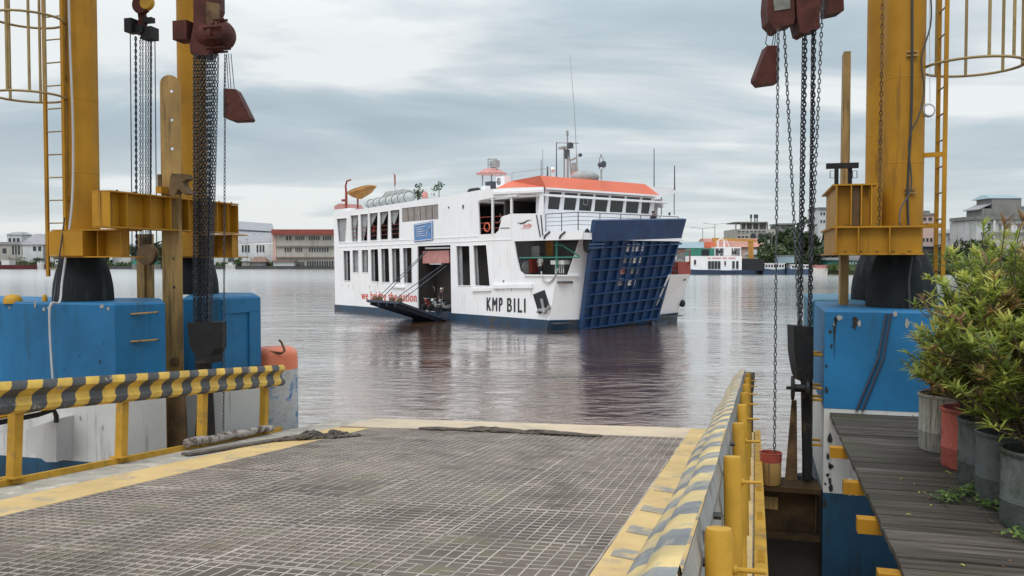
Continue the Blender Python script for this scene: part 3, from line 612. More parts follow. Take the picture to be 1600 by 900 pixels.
chips(d3, E3_, cD, -dD, .03, 2.2, 2.6, 3.62, 5, 'dolphin_wet', 1, .008, .02); chips(d3, E3_, cD, -dD, .02, .10, 1.0, 3.6, 16, 'cloth_dark', 2, .012, .035); chips(d3, E3_, cD, -dD, .03, 1.2, 1.4, 2.4, 5, 'concrete', 3, .008, .025); chips(d3, E3_, cD, -dD, .1, 2.2, 3.5, 3.64, 9, 'concrete', 5, .015, .05)
chips(d1, A3_, -cD, -dD, .05, 3.6, 2.6, 3.6, 6, 'dolphin_wet', 4, .008, .02); chips(d1, A3_, -cD, -dD, .02, 3.0, 3.56, 3.64, 10, 'concrete', 6, .012, .04); chips(d1, A3_, -cD, -dD, .05, 2.4, 1.45, 2.4, 5, 'concrete', 7, .008, .025)
C3_ = V((C_.x, C_.y, 0)); chips(d2, C3_, fd3, fn3, .05, fl * .9, 3.45, 3.62, 6, 'concrete', 8, .012, .03)
# low rounded fender nose with orange top (left)
b = B(); nose_o = P(430, 560, 15.6); nc = V((nose_o.x, nose_o.y, 0))
ns = thing('fender_pile', 'rounded concrete pile head with orange top and peeling paint', 'fender pile', nc - ZV)
def nose(z0, z1, m_, nm, top_r=0.0):
    b = B(); pr = [(0.40, z0), (0.40, z1 - top_r)]
    if top_r: pr += [(0.385, z1 - top_r * 0.55), (0.345, z1 - top_r * .25), (0.27, z1 - top_r * .06), (0.15, z1), (0.0, z1)]
    b.lathe(nc, pr, 26); return b.build(nm, m_, ns)
nose(2.33, 2.72, 'orange_red', 'orange_head', 0.15); nose(-1, 2.33, 'peeling', 'pile_body')
b = B()
b.box(nc - cD * 0.55 + ZV * 1.2 + dD * 0.25, (0.9, 0.8, 2.72), (cD, dD, ZV)); b.build('pile_back', 'dolphin_white', ns)
b = B(); b.tube([P(412, 548, 15.3), P(440, 552, 15.2), P(445, 548, 15.2), P(440, 535, 15.2), P(436, 531, 15.2)], 0.02, 6); b.build('bent_hook', 'rust_brown', ns)
# yellow bracket and grey block low on the left, under the rail
st = thing('bracket_beam', 'short yellow steel beam low behind the left crash barrier', 'beam', P(40, 660, 11.6))
b = B(); b.beam(P(-60, 662, 11.0), P(86, 632, 12.1), 0.3, 0.03); b.beam(P(-60, 645, 11.0), P(84, 618, 12.1), 0.02, 0.26); b.build('beam', 'yellow_paint', st)
b = B(); b.tube([P(-60, 672, 10.9), P(60, 648, 11.9), P(84, 640, 12.1), P(88, 650, 12.15), P(88, 660, 12.15)], 0.035, 8); b.build('rubber_lip', 'cable_black', st)
b = B(); b.prism([P(88, 655, 12.2), P(88, 722, 12.2), P(72, 722, 12.2), P(40, 700, 12.2), P(40, 672, 12.2)], dD * 0.4); b.build('end_block', 'dolphin_white', st)

# ------------------------------------------------------------------ lift towers
DX = (cD, dD, ZV)
def sleeve(c, par, r0=0.43, z0=ZT, z1=4.35):
    b = B(); pr = []
    for i in range(9):
        f = i / 8; pr.append((r0 * (1 - 0.32 * f ** 2.2), z0 + (z1 - z0) * f))
    b.lathe(V((c.x, c.y, 0)), pr, 28); return b.build('pile_sleeve', 'rubber_black', par)
def column(c, par, r=0.25, z0=4.33, z1=10.6):
    b = B(); b.lathe(V((c.x, c.y, 0)), [(r, z0), (r, 7.9), (r + .0, z1)], 36); return b.build('column', 'yellow_paint', par)
def ibeam(b, p, q, z0, z1, w, fl=0.02, web=0.016, off=0):
    p = V((p.x, p.y, 0)); q = V((q.x, q.y, 0)); m_ = (z0 + z1) / 2
    b.beam(p + ZV * z1, q + ZV * z1, w, fl); b.beam(p + ZV * z0, q + ZV * z0, w, fl)
    b.beam(p + ZV * m_, q + ZV * m_, web, z1 - z0 - fl)
cL1 = P(129.5, 405, 13.2); cL2 = P(303, 405, 15.8); cR1 = P(1409, 405, 11.4); cR2 = P(1377, 405, 13.5)
tl = thing('lift_tower', 'left yellow lift tower of two pipe columns with stiffened girders', 'lift tower', V((cL1.x, cL1.y, ZT)), 'yellow lift towers of the loading ramp')
for c in (cL1, cL2): column(c, tl); sleeve(c, tl)
# upper longitudinal girder on the deck side
g2 = P(362, 405, 14.9); g1 = g2 - dD * 3.06; g1.z = g2.z = 0
b = B(); ibeam(b, g1, g2 , 4.745, 5.24, 0.30)
for f in (0.0, 0.11, 0.27, 0.42, 0.56, 0.68, 0.80, 0.90, 0.995):
    c = g1.lerp(g2, f)
    b.box(c + ZV * 4.99 + cD * 0.078, (0.14, 0.012, 0.47), DX); b.box(c + ZV * 4.99 - cD * 0.078, (0.14, 0.012, 0.47), DX)
b.build('upper_girder', 'yellow_paint', tl)
for (cc_, le, re_) in ((cL1, -0.10, 1.12), (cL2, -0.10, 1.15)):
    c = V((cc_.x, cc_.y, 0)) - dD * 0.27
    b = B(); p, q = c + cD * le, c + cD * re_
    b.beam(p + ZV * 4.725, q + ZV * 4.725, 0.46, 0.02); b.beam(p + ZV * 4.335, q + ZV * 4.335, 0.50, 0.02); b.beam(p + ZV * 4.53, q + ZV * 4.53 - cD * 0.05, 0.016, 0.37)
    for f in (0.04, 0.42, 0.62, 0.95): b.box(p.lerp(q, f) + ZV * 4.53 - dD * 0.085, (0.012, 0.15, 0.37), DX)
    b.box(p + cD * 0.30 + ZV * 4.53 + dD * 0.0, (0.60, 0.56, 0.36), DX)
    b.build('cross_girder', 'yellow_paint', tl)
tr_ = thing('lift_tower', 'right yellow lift tower rising beside the walkway and bushes', 'lift tower', V((cR1.x, cR1.y, ZT)), 'yellow lift towers of the loading ramp')
for c in (cR1, cR2): column(c, tr_, z0=4.36); sleeve(c, tr_, 0.44, z1=4.37)
k0 = P(1305, 405, 10.9); k0.z = 0
def zy(py, Y): return P(800, py, Y).z
z_b, z_m, z_t = zy(397, 10.9), zy(355, 10.9), zy(289, 10.9)
b = B(); b.box(k0 + cD * 0.50 + dD * 1.0 + ZV * ((z_b + z_m) / 2), (1.0, 1.9, z_m - z_b - 0.02), DX)
b.box(k0 + cD * 0.49 + dD * 1.0 + ZV * z_b, (1.06, 2.05, 0.02), DX); b.box(k0 + cD * 0.49 + dD * 1.0 + ZV * z_m, (1.08, 2.08, 0.022), DX)
for f in (0.0, 0.26, 0.62): b.box(k0 + cD * (0.006 + f) - dD * 0.0 + ZV * ((z_b + z_m) / 2), (0.014, 0.10, z_m - z_b - 0.024), DX)
b.build('lower_girder', 'yellow_paint', tr_)
b = B(); wv = 0.42
b.box(k0 + cD * (wv / 2) + dD * 1.02 + ZV * ((z_m + z_t) / 2), (wv - 0.04, 1.80, z_t - z_m - 0.03), DX)
b.box(k0 + cD * (wv / 2 + 0.01) + dD * 1.0 + ZV * z_t, (wv + 0.10, 2.0, 0.02), DX)
for f in (0.0, 0.17, 0.29, wv - 0.014): b.box(k0 + cD * (0.008 + f) + dD * 0.05 + ZV * ((z_m + z_t) / 2 + 0.001), (0.014, 0.16, z_t - z_m - 0.034), DX)
b.build('upper_girder', 'yellow_paint', tr_)
b = B(); b.box(k0 + cD * 0.235 + dD * 0.09 + ZV * ((z_m + z_t) / 2), (0.10, 0.06, z_t - z_m - 0.04), DX); b.build('slot', 'rust_brown', tr_)
for c, par, zz in ((cL1, tl, (5.6, 6.7)), (cR1, tr_, (5.55, 6.65)), (cR2, tr_, (6.2,)), (cL2, tl, (6.3,))):
    for z_ in zz:
        b = B(); b.lathe(V((c.x, c.y, z_)), [(0.249, -.010), (0.253, -.004), (0.253, .004), (0.249, .010)], 30, cap=False); b.build('weld_seam', 'yellow_paint', par)
for z_ in (5.15, 6.9):
    for dz_ in (0, .05):
        b = B(); b.box(V((cR1.x, cR1.y, z_ + dz_)) - dD * .265 + cD * .05, (.14, .04, .02), DX); b.build('lug', 'yellow_worn', tr_)
for par, p0_, dv, nv_, z_, u0, u1, nn in ((tr_, k0, cD, -dD, z_m + .03, .12, 1.05, 6), (tr_, k0, cD, -dD, z_b + .03, .12, 1.05, 6)):
    for i in range(nn):
        b = B(); b.lathe(V((p0_.x, p0_.y, 0)) + dv * (u0 + (u1 - u0) * i / (nn - 1)) + nv_ * -.02 + ZV * (z_ - .005), [(.016, 0), (.016, .014), (0, .016)], 6); b.build('bolt', 'rust_brown', par)
for i in range(9):
    b = B(); b.lathe(V((g1.x, g1.y, 0)) + dD * (.18 + i * .34) + cD * .11 + ZV * 5.252, [(.016, 0), (.016, .016), (0, .018)], 6); b.build('bolt', 'rust_brown', tl)
# head beams of both towers, above the picture
for par, a_, b2, inn in ((tl, cL1, cL2, 1), (tr_, cR1, cR2, -1)):
    bb = B(); a2, b3 = V((a_.x, a_.y, 0)), V((b2.x, b2.y, 0))
    bb.beam(a2 - dD * 0.8 + ZV * 10.4, b3 + dD * 0.5 + ZV * 10.4, 0.4, 0.45)
    for c in (a2, b3): bb.beam(c + ZV * 10.38, c + cD * inn * 2.6 + ZV * 10.38, 0.3, 0.4)
    bb.build('head_beam', 'yellow_paint', par)

def ladder(label, pa, pb, z0, z1, hoops, hc, hr, bars, par_mat='yellow_olive', rail_mat='yellow_paint', brackets=(), col_c=None, nrm=None):
    t_ = thing('caged_ladder', label, 'ladder', V((pa.x, pa.y, z0)), 'caged ladders on the lift towers')
    for p in (pa, pb):
        b = B(); b.box(V((p.x, p.y, (z0 + z1) / 2)), (0.05, 0.035, z1 - z0), DX); b.build('side_rail', rail_mat, t_)
    n = int((z1 - z0 - 0.2) / 0.34)
    for i in range(n + 1):
        b = B(); z = z0 + 0.12 + i * 0.34; b.tube([V((pa.x, pa.y, z)), V((pb.x, pb.y, z))], 0.011, 6); b.build('rung', par_mat, t_)
    for z in hoops:
        pts = [V((hc.x + hr * math.cos(g_), hc.y + hr * math.sin(g_), z)) for g_ in [2 * PI * k / 30 for k in range(30)]]
        b = B(); b.tube(pts, 0.018, 6, closed=True); b.build('hoop', par_mat, t_)
    for g_ in bars:
        b = B(); x, y = hc.x + (hr - .01) * math.cos(g_), hc.y + (hr - .01) * math.sin(g_)
        b.box(V((x, y, (hoops[0] + hoops[-1]) / 2)), (0.035, 0.02, hoops[-1] - hoops[0]), DX); b.build('cage_bar', par_mat, t_)
    for z in brackets:
        b = B(); b.beam(V((pb.x, pb.y, z)), V((col_c.x, col_c.y, z)), 0.04, 0.06); b.build('bracket', rail_mat, t_)
    return t_
pa, pb = P(75, 405, 13.0), P(103, 405, 12.9)
z1h = P(50, 150, 12.7).z
hcc = P(50, 405, 12.75)
ladder('ladder with round safety cage on the left yellow tower', pa, pb, P(74, 432, 13).z, 10.6, [z1h, z1h + 1.12, z1h + 2.24, z1h + 3.36], hcc, 0.485, [math.radians(x) for x in (-160, -128, -95, -60, -35, 150, 100)], brackets=(4.45, 5.2, 7.0), col_c=cL1)
pa, pb = P(1463, 405, 11.3), P(1473.5, 405, 11.05)
pb = pa - dD * 0.3 + cD * 0.01; 
z1h = P(1515, 99, 11.1).z; hcc = P(1514, 405, 11.3)
ladder('edge-on ladder with round safety cage on the right yellow tower', P(1462, 405, 11.5), P(1473.5, 405, 11.15), P(1470, 438, 11.3).z, 10.6, [z1h, z1h + 1.3, z1h + 2.6], hcc, 0.60, [math.radians(x) for x in (-100, -68, -40, -12, 25, 70, 110)],
       brackets=(P(1450, 243, 11.3).z, P(1450, 353, 11.3).z), col_c=cR1)
# locking plates with pin holes
lp = thing('locking_plate', 'tall worn yellow steel plate with pin holes and rounded top on the left', 'locking plate', P(270, 700, 13.4), 'upright locking plates of the ramp')
Yp = 13.3; c0 = P(269, 405, Yp); wd = 0.145; ztop = P(269, 117, Yp).z; zbot = P(269, 705, Yp).z
fr = V((1, 0.32, 0)).normalized(); fb = V((-fr.y, fr.x, 0))
out = [V((c0.x, c0.y, 0)) + fr * s_ + ZV * z for s_, z in [(-wd, zbot), (wd, zbot), (wd, ztop - wd)] + [(wd * math.cos(a), ztop - wd + wd * math.sin(a)) for a in [PI * k / 10 for k in range(1, 10)]] + [(-wd, ztop - wd)]]
holes = []
for py in (142, 187, 232, 404, 449):
    hz_ = P(269, py, Yp).z; holes.append([V((c0.x, c0.y, 0)) + fr * (0.02 + 0.022 * math.cos(2 * PI * k / 10)) + ZV * (hz_ + 0.026 * math.sin(2 * PI * k / 10)) for k in range(10)])
b = B(); b.panel(out, holes, fb * 0.05); b.build('plate', 'yellow_worn', lp)
b = B()
for zc_ in (P(269, 590, Yp).z, P(269, 565, Yp).z): b.lathe(V((c0.x, c0.y, zc_)) + fr * 0.02 - fb * 0.03, [(0.07, 0), (0.07, 0.03), (0.03, 0.031), (0.03, 0.05)], 14, -fb)
b.build('boss', 'rust_brown', lp)
# clamp on the girder beside it
cl = thing('pin_clamp', 'dark brown steel clamp beside the left locking plate on the girder', 'clamp', P(275, 303, 13.3))
b = B(); b.box(P(253, 297, 13.2), (0.10, 0.16, 0.1), DX); b.box(P(293, 297, 13.3), (0.14, 0.16, 0.1), DX); b.build('foot', 'yellow_paint', cl)
b = B(); b.prism([P(265, 303, 13.1), P(265, 280, 13.1), P(268, 271, 13.1), P(290, 272, 13.1), P(293, 279, 13.1), P(285, 284, 13.1), P(287, 292, 13.1), P(296, 303, 13.1), P(288, 304, 13.1), P(279, 295, 13.1), P(273, 304, 13.1)], dD * 0.14)
b.box(P(252, 284, 13.3), (0.07, 0.1, 0.22), DX); b.tube([P(249, 280, 13.1), P(247, 285, 13.1), P(249, 290, 13.1)], 0.008, 5); b.build('jaw', 'rust_brown', cl)
lp = thing('locking_plate', 'slender yellow locking plate seen edge on by the right tower', 'locking plate', P(1319, 480, 11.7), 'upright locking plates of the ramp')
p, q = P(1319, 480, 11.9), P(1320.5, 80, 11.9)
b = B(); b.prism([V((p.x, p.y, 3.67)) - cD * 0.055, V((p.x, p.y, 3.67)) + cD * 0.055, V((p.x, p.y, q.z)) + cD * 0.045, V((p.x, p.y, q.z)) - cD * 0.045], dD * 0.28); b.build('plate', 'yellow_worn', lp)
cl = thing('pin_clamp', 'black T shaped clamp with wire loops on the right tower girder', 'clamp', P(1316, 287, 11.3))
b = B(); b.box(P(1316, 259, 11.4), (0.40, 0.07, 0.07), DX); b.build('cross_bar', 'grease_black', cl)
b = B(); b.box(P(1307, 275, 11.4), (0.05, 0.05, 0.24), DX); b.box(P(1328, 275, 11.4), (0.05, 0.05, 0.24), DX); b.build('legs', 'grease_black', cl)
for x0 in (1297, 1332):
    b = B(); b.tube([P(x0, 267, 11.3), P(x0 + 7, 267, 11.3), P(x0 + 7, 278, 11.3), P(x0, 278, 11.3)], 0.006, 5, closed=True); b.build('wire_loop', 'cable_black', cl)
# plate pair with sheave under the left rear hoist
sp_ = thing('sheave_hanger', 'brown steel hanger plates with chain sheave behind the left girder', 'sheave hanger', P(227, 470, 14.3))
b = B(); p = P(216, 405, 14.5); q = P(238, 405, 14.5)
c = (p + q) / 2; b.box(V((c.x, c.y, (4.72 + 1.5) / 2)), (0.31, 0.05, 4.35 - 1.5 + 0.37), DX); b.box(V((c.x, c.y, (4.72 + 1.5) / 2)) - dD * .04, (0.05, 0.05, 3.1), DX)
b.build('plates', 'yellow_worn', sp_)
b = B(); b.lathe(P(227, 398, 14.2), [(0.05, 0), (0.17, 0.0), (0.17, 0.04), (0.14, 0.045), (0.14, 0.08), (0.17, 0.085), (0.17, 0.12), (0.05, 0.12)], 22, dD); b.build('sheave', 'rust_brown', sp_)

# ------------------------------------------------------------------ hoists and chains
HG = 'chain hoists hanging from the lift towers'
def chain_part(par, p, q, m_='chain_dark', **k): b = B(); chain_mesh(b, p, q, **k); return b.build('chain', m_, par)
def bag(par, pts, Y, th=0.2, wires=()):
    b = B(); n = len(pts); b.prism([P(x, y, Y) for x, y in pts], V((0, th, 0))); bg = b.build('chain_bag', 'hoist_red', par)
    b = B()
    for (x0, y0, x1, y1) in wires: b.tube([P(x0, y0, Y + th / 2), P(x1, y1, Y + th / 2)], 0.006, 5)
    b.build('bag_wire', 'chain_dark', bg)
# left rear hoist (block with parallel chains)
h = thing('chain_hoist', 'hoist block on yellow hook with eight slim parallel chains at left', 'chain hoist', P(221, 60, 14.3), HG)
Yh = 14.3
b = B(); b.tube([P(218, -120, Yh), P(219, -10, Yh)], 0.03, 8); b.lathe(P(218, 6, Yh - .05), [(0.05, 0), (0.15, 0), (0.16, 0.05), (0.15, 0.1), (0.05, 0.1)], 18, dD); b.build('top_hook', 'hoist_red', h)
b = B(); b.lathe(P(227, 3, Yh - .1), [(0.03, 0), (0.11, 0), (0.12, 0.08), (0.03, 0.08)], 18, dD); b.build('hook_sheave', 'yellow_bright', h)
b = B(); b.prism([P(214, 12, Yh), P(226, 12, Yh), P(226, 22, Yh), P(229, 30, Yh), P(226, 42, Yh), P(214, 42, Yh), P(216, 30, Yh)], (0, .08, 0)); b.build('hook', 'hoist_red', h)
b = B(); b.box(P(206, 41, Yh), (0.14, 0.2, 0.22), DX); b.box(P(220, 47, Yh), (0.2, 0.18, 0.12), DX); b.box(P(234, 53, Yh), (0.20, 0.2, 0.2), DX); b.box(P(233, 32, Yh), (0.16, .1, .08), DX); b.build('block', 'grease_black', h)
for x in (212, 219, 223, 228, 232, 236): chain_part(h, P(x, 58, Yh + random.uniform(-.05, .05)), P(226 + (x - 226) * 0.9 , 400, Yh + .1), pitch=0.05, wid=.0125, wire=0.0055 if x not in (212, 236) else .010)
for x in (203.5, 242):
    b = B(); b.tube([P(x, 52, Yh), P(x + 3, 400, Yh)], 0.008, 6); b.build('side_rod', 'chain_dark', h)
# left front hoist (big red gearbox)
h = thing('chain_hoist', 'big dark red hoist with dense bundle of chains and black hook block at left', 'chain hoist', P(325, 80, 13.0), HG)
Yh = 12.9
b = B(); b.prism([P(x, y, Yh) for x, y in ((302, -60), (340, -60), (341, 12), (334, 30), (330, 78), (322, 88), (298, 84), (296, 70), (302, 40))], (0, 0.3, 0)); b.build('gear_case', 'hoist_red', h)
b = B(); b.box(P(289, 50, Yh + .15), (0.24, 0.26, 0.28), DX); b.build('motor', 'hoist_red', h)
b = B(); b.lathe(P(318, 58, Yh + .15), [(0.0, 0), (0.18, 0.0), (0.20, 0.04), (0.20, 0.20), (0.225, 0.21), (0.225, 0.27), (0.19, 0.28), (0.19, 0.42), (0.14, 0.47), (0.0, 0.48)], 20, cD)
for i in range(9): a = i / 9 * 2 * PI; b.box(P(318, 58, Yh + .15) + cD * 0.24 + V((0, math.cos(a), math.sin(a))) * 0.235, (0.32, 0.03, 0.03), (cD, V((0, math.cos(a), math.sin(a))), V((0, -math.sin(a), math.cos(a)))))
b.build('brake_housing', 'hoist_red', h)
b = B(); b.prism([P(x, y, Yh - .04) for x, y in ((322, 2), (342, 6), (341, 34), (334, 42), (322, 36))], (0, 0.05, 0)); b.build('cover', 'rust_brown', h)
random.seed(3)
for i, x in enumerate((303, 305.5, 308.5, 311, 313.5, 316, 319, 321.5, 324, 326.5, 329, 332, 334, 337, 341)):
    xb = 319 + (x - 322) * (0.84 if x < 330 else 0.6); chain_part(h, P(x, 86, Yh + random.uniform(-.09, .12)), P(xb, 505, Yh + .0 + random.uniform(-.08, .08)), pitch=0.046, wire=0.0068, wid=.0135, seg=7)
hb = B(); hb.prism([P(x, y, Yh - .12) for x, y in ((292, 504), (334, 504), (334, 545), (328, 556), (328, 568), (306, 568), (304, 553), (296, 542))], (0.10, 0.26, 0)); hb.build('hook_block', 'grease_black', h)
hb = B(); hb.box(P(318, 575, Yh), (0.2, 0.12, 0.2), DX); hb.lathe(P(318, 590, Yh - .12), [(0.03, 0), (.11, 0), (.11, .05), (.06, .06), (.06, .14), (.11, .15), (.11, .2), (.03, .2)], 18, cD * 0.4 + dD * 0.9); hb.build('hook', 'grease_black', h)
b = B(); chain_mesh(b, P(352, 86, 12.8), P(349, 672, 12.8), pitch=0.055, wire=0.0065, wid=0.014, seg=7); b.build('hand_chain', 'chain_dark', h)
bag(h, [(349, 138), (368, 139), (374, 150), (391, 184), (389, 187), (362, 188), (349, 183)], 12.8, 0.26, [(351, 84, 350, 138), (354, 84, 357, 138), (357, 84, 361, 138), (361, 84, 366, 138), (361, 84, 361.5, 92)])
# lug bars rising from the ramp to the left hook
lg = thing('lifting_lug', 'dark greasy lifting bars joining left hook block to the ramp', 'lifting bars', P(318, 690, 12.9))
b = B(); b.prism([P(302, 705, 12.9), P(336, 705, 12.9), P(330, 590, 12.9), P(312, 590, 12.9)], (0, .06, 0)); b.build('bar', 'grease_black', lg)
b = B(); b.prism([P(262, 705, 13.05), P(292, 705, 13.05), P(288, 615, 13.05), P(266, 615, 13.05)], (0, .06, 0)); b.build('gusset', 'rust_brown', lg)
# right hoists
h = thing('chain_hoist', 'dark red hoist with flat cover and bucket chain at far left of right tower', 'chain hoist', P(1220, 40, 11.0), HG)
Yh = 11.0
b = B(); b.prism([P(x, y, Yh) for x, y in ((1202, -30), (1240, -30), (1242, 28), (1240, 37), (1222, 41), (1218, 47), (1212, 47), (1208, 41), (1201, 34), (1199, 10))], (0, 0.3, 0)); b.build('gear_case', 'hoist_red', h)
b = B(); b.prism([P(x, y, Yh - .012) for x, y in ((1208, -4), (1234, -4), (1235, 13), (1210, 17))], (0, 0.01, 0)); b.build('cover', 'hoist_plate', h)
chain_part(h, P(1216, 46, Yh), P(1210, 706, Yh), 'chain_grey', pitch=0.058, wire=0.0068, wid=0.0165)
chain_part(h, P(1225, 40, Yh + .1), P(1249, 508, Yh + .1), 'chain_grey', pitch=0.058, wire=0.0075, wid=0.0175)
bag(h, [(1199, 71), (1217, 71), (1217, 128), (1188, 132), (1181, 124), (1181, 119)], 11.05, 0.24, [(1202, 38, 1196, 68), (1196, 68, 1200, 72), (1211, 47, 1206, 72), (1213, 47, 1210, 72)])
h2 = thing('chain_hoist', 'dark red hoist with thick doubled chains and black hook block at right', 'chain hoist', P(1262, 50, 11.0), HG)
b = B(); b.prism([P(x, y, Yh) for x, y in ((1242, -40), (1282, -40), (1281, 30), (1281, 44), (1268, 47), (1258, 53), (1251, 50), (1246, 30))], (0, 0.32, 0)); b.build('gear_case', 'hoist_red', h2)
b = B(); b.prism([P(x, y, Yh + .3) for x, y in ((1281, -30), (1283, 3), (1284, 8), (1280, 8))], (0, 0.3, 0)); b.build('case_edge', 'hoist_red', h2)
for x, x2, yb in ((1255.5, 1248, 508), (1259, 1251, 508), (1272.5, 1266, 520), (1270, 1264, 520)):
    chain_part(h2, P(x, 48, Yh + random.uniform(0, .12)), P(x2, yb, Yh + .1), pitch=0.055, wire=0.0095, wid=0.018)
chain_part(h2, P(1285.5, 0, Yh), P(1268, 410, Yh), 'chain_grey', pitch=0.058, wire=0.0068, wid=0.0165)
hb = B(); hb.prism([P(x, y, Yh) for x, y in ((1240, 509), (1271, 511), (1271, 592), (1266, 596), (1252, 596), (1247, 586), (1244, 570), (1241, 550))], (0, .26, 0)); hb.build('hook_block', 'grease_black', h2)
hb = B(); hb.lathe(P(1236, 606, Yh), [(.04, 0), (.15, 0), (.16, .02), (.15, .04), (.05, .05), (.05, .17), (.11, .18), (.11, .22), (.04, .22)], 20, cD); hb.tube([P(1229, 606, Yh), P(1262, 606, Yh)], .02, 8); hb.box(P(1259, 606, Yh), (.08, .1, .26), DX); hb.build('sheave', 'grease_black', h2)
hb = B(); hb.prism([P(x, y, Yh + .05) for x, y in ((1254, 590), (1270, 590), (1268, 750), (1257, 750))], (0, .08, 0)); hb.build('link_bar', 'grease_black', h2)
h3 = thing('chain_hoist', 'small dark red hoist end showing only its lower tip beside the right tower', 'chain hoist', P(1305, 10, 11.4), HG)
b = B(); b.prism([P(x, y, 11.4) for x, y in ((1290, -60), (1316, -60), (1319, 16), (1295, 21))], (0, .3, 0)); b.build('gear_case', 'hoist_red', h3)
b = B(); chain_mesh(b, P(1379, 0, 11.12), P(1374, 352, 11.12), pitch=0.06, wire=0.007, wid=0.016); o = b.build('hand_chain', 'rust_brown', None, P(1374, 352, 11.12)); tag(o, 'rusty thin chain hanging in front of the right tower columns', 'chain')
b = B(); b.tube([P(1377.5, -60, 11.14), P(1378.5, 0, 11.12)], 0.006, 5)
# bucket
bk = thing('bucket', 'yellow bucket with red rim hanging on the long chain', 'bucket', P(1204, 757, 11.0))
b = B(); bc = P(1204, 756, 11.0); b.lathe(bc, [(0.12, 0), (0.125, 0.01), (0.132, 0.29)], 24); b.build('body', 'yellow_worn', bk)
b = B(); b.lathe(bc, [(0.132, 0.291), (0.138, 0.40), (0.144, 0.402), (0.144, 0.41), (0.128, 0.41), (0.122, 0.30)], 24, cap=False); b.build('rim', 'red_paint', bk)
# lifting beam sticking out of the ramp side with triangular guide
lbm = thing('lifting_beam', 'brown rusty steel beam end with tapered guide under the right chains', 'lifting beam', P(1230, 757, 11.3))
b = B(); zt_ = P(1230, 757, 11.0).z
pA = V((P(1188, 405, 11.2).x, P(1188, 405, 11.2).y, 0))
b.box(pA + cD * 0.36 + dD * 0.0 + ZV * (zt_ - 0.03), (0.78, 0.55, 0.06), DX)
b.box(pA + cD * 0.36 - dD * 0.10 + ZV * (zt_ - 0.33), (0.74, 0.03, 0.54), DX); b.box(pA + cD * 0.36 - dD * 0.05 + ZV * (zt_ - 0.63), (0.78, 0.5, 0.05), DX)
b.box(pA + cD * 0.70 + ZV * (zt_ - 0.33), (0.02, 0.4, 0.53), DX); b.build('beam', 'rust_shaded', lbm)
b = B(); b.box(pA + cD * 0.40 + dD * 0.05 + ZV * ((zt_ - 0.66 - 1.0) / 2), (0.86, 0.16, zt_ - 0.66 + 1.0), DX); b.box(pA + cD * 0.85 + dD * 0.12 + ZV * ((zt_ - 1.1) / 2), (0.22, 0.3, zt_ + 1.1 - .1), DX); b.build('added_dark_wall', 'dark_steel', lbm)  # wall added so the gap and the water reflecting it look dark
b = B(); b.box(pA + cD * 0.12 - dD * 0.12 + ZV * (zt_ - 0.25), (0.25, 0.01, 0.16), DX); b.build('patch', 'yellow_worn', lbm)
b = B(); b.prism([P(1226, 756, 11.2), P(1246, 756, 11.2), P(1245, 626, 11.2), P(1237, 626, 11.2)], dD * 0.06); b.build('guide', 'rust_brown', lbm)
b = B(); b.lathe(P(1256, 752, 11.3), [(0.0, 0.1), (.1, .09), (.14, .03), (.14, 0)], 14); b.build('knob', 'grease_black', lbm)
# long cables on the towers
def cable(pts, r, m_, label, n=1):
    b = B()
    # smooth polyline
    q = []
    for i in range(len(pts) - 1):
        p0 = pts[max(0, i - 1)]; p1 = pts[i]; p2 = pts[i + 1]; p3 = pts[min(len(pts) - 1, i + 2)]
        for k in range(6):
            s = k / 6; q.append(0.5 * ((2 * p1) + (p2 - p0) * s + (2 * p0 - 5 * p1 + 4 * p2 - p3) * s * s + (-p0 + 3 * p1 - 3 * p2 + p3) * s ** 3))
    q.append(pts[-1]); b.tube(q, r, 6); o = b.build('cable', m_, None, pts[-1]); tag(o, label, 'cable')
cable([P(106, -80, 12.85), P(109, 60, 12.85), P(114, 200, 12.85), P(113, 310, 12.85), P(104, 390, 12.7), P(97, 440, 12.55), P(93, 472, 12.4), P(79, 476, 12.27), P(78, 520, 12.27), P(83, 600, 12.26)], 0.016, 'cable_white', 'pale grey cable hanging down the left column and blue block')
cable([P(101, 340, 12.7), P(93, 400, 12.55), P(88, 440, 12.5), P(84, 470, 12.35)], 0.012, 'cable_black', 'thin black cable beside the pale one on the left rubber sleeve')
cable([P(1425, -80, 11.1), P(1425, 100, 11.1), P(1423, 200, 11.1), P(1418, 300, 11.1), P(1420, 360, 11.08), P(1424, 400, 11.0), P(1420, 440, 10.95), P(1422, 486, 10.9)], 0.016, 'cable_black', 'black cable running straight down the right tower column')
cable([P(1450, -60, 11.2), P(1455, 30, 11.2), P(1440, 90, 11.15), P(1444, 140, 11.1), P(1436, 180, 11.05), P(1420, 220, 11.05), P(1424, 290, 11.0), P(1408, 325, 10.95), P(1406, 350, 10.85), P(1414, 372, 10.85), P(1424, 398, 10.85)], 0.010, 'cable_black', 'looping thin black cable beside the right tower ladder')
b = B()
cc3 = P(1452, 172, 11.2)
for k in range(4): b.tube([cc3 + V((math.cos(a) * (0.07 + .005 * k), k * 0.008, math.sin(a) * (0.07 + .005 * k))) for a in [2 * PI * i / 20 for i in range(20)]], 0.007, 5, closed=True)
b.tube([P(1452, -20, 11.2), P(1453, 160, 11.2)], 0.004, 5)
o = b.build('rope_coil', 'cable_white', None, cc3); tag(o, 'small grey coil of wire hanging between right tower and ladder', 'wire coil')

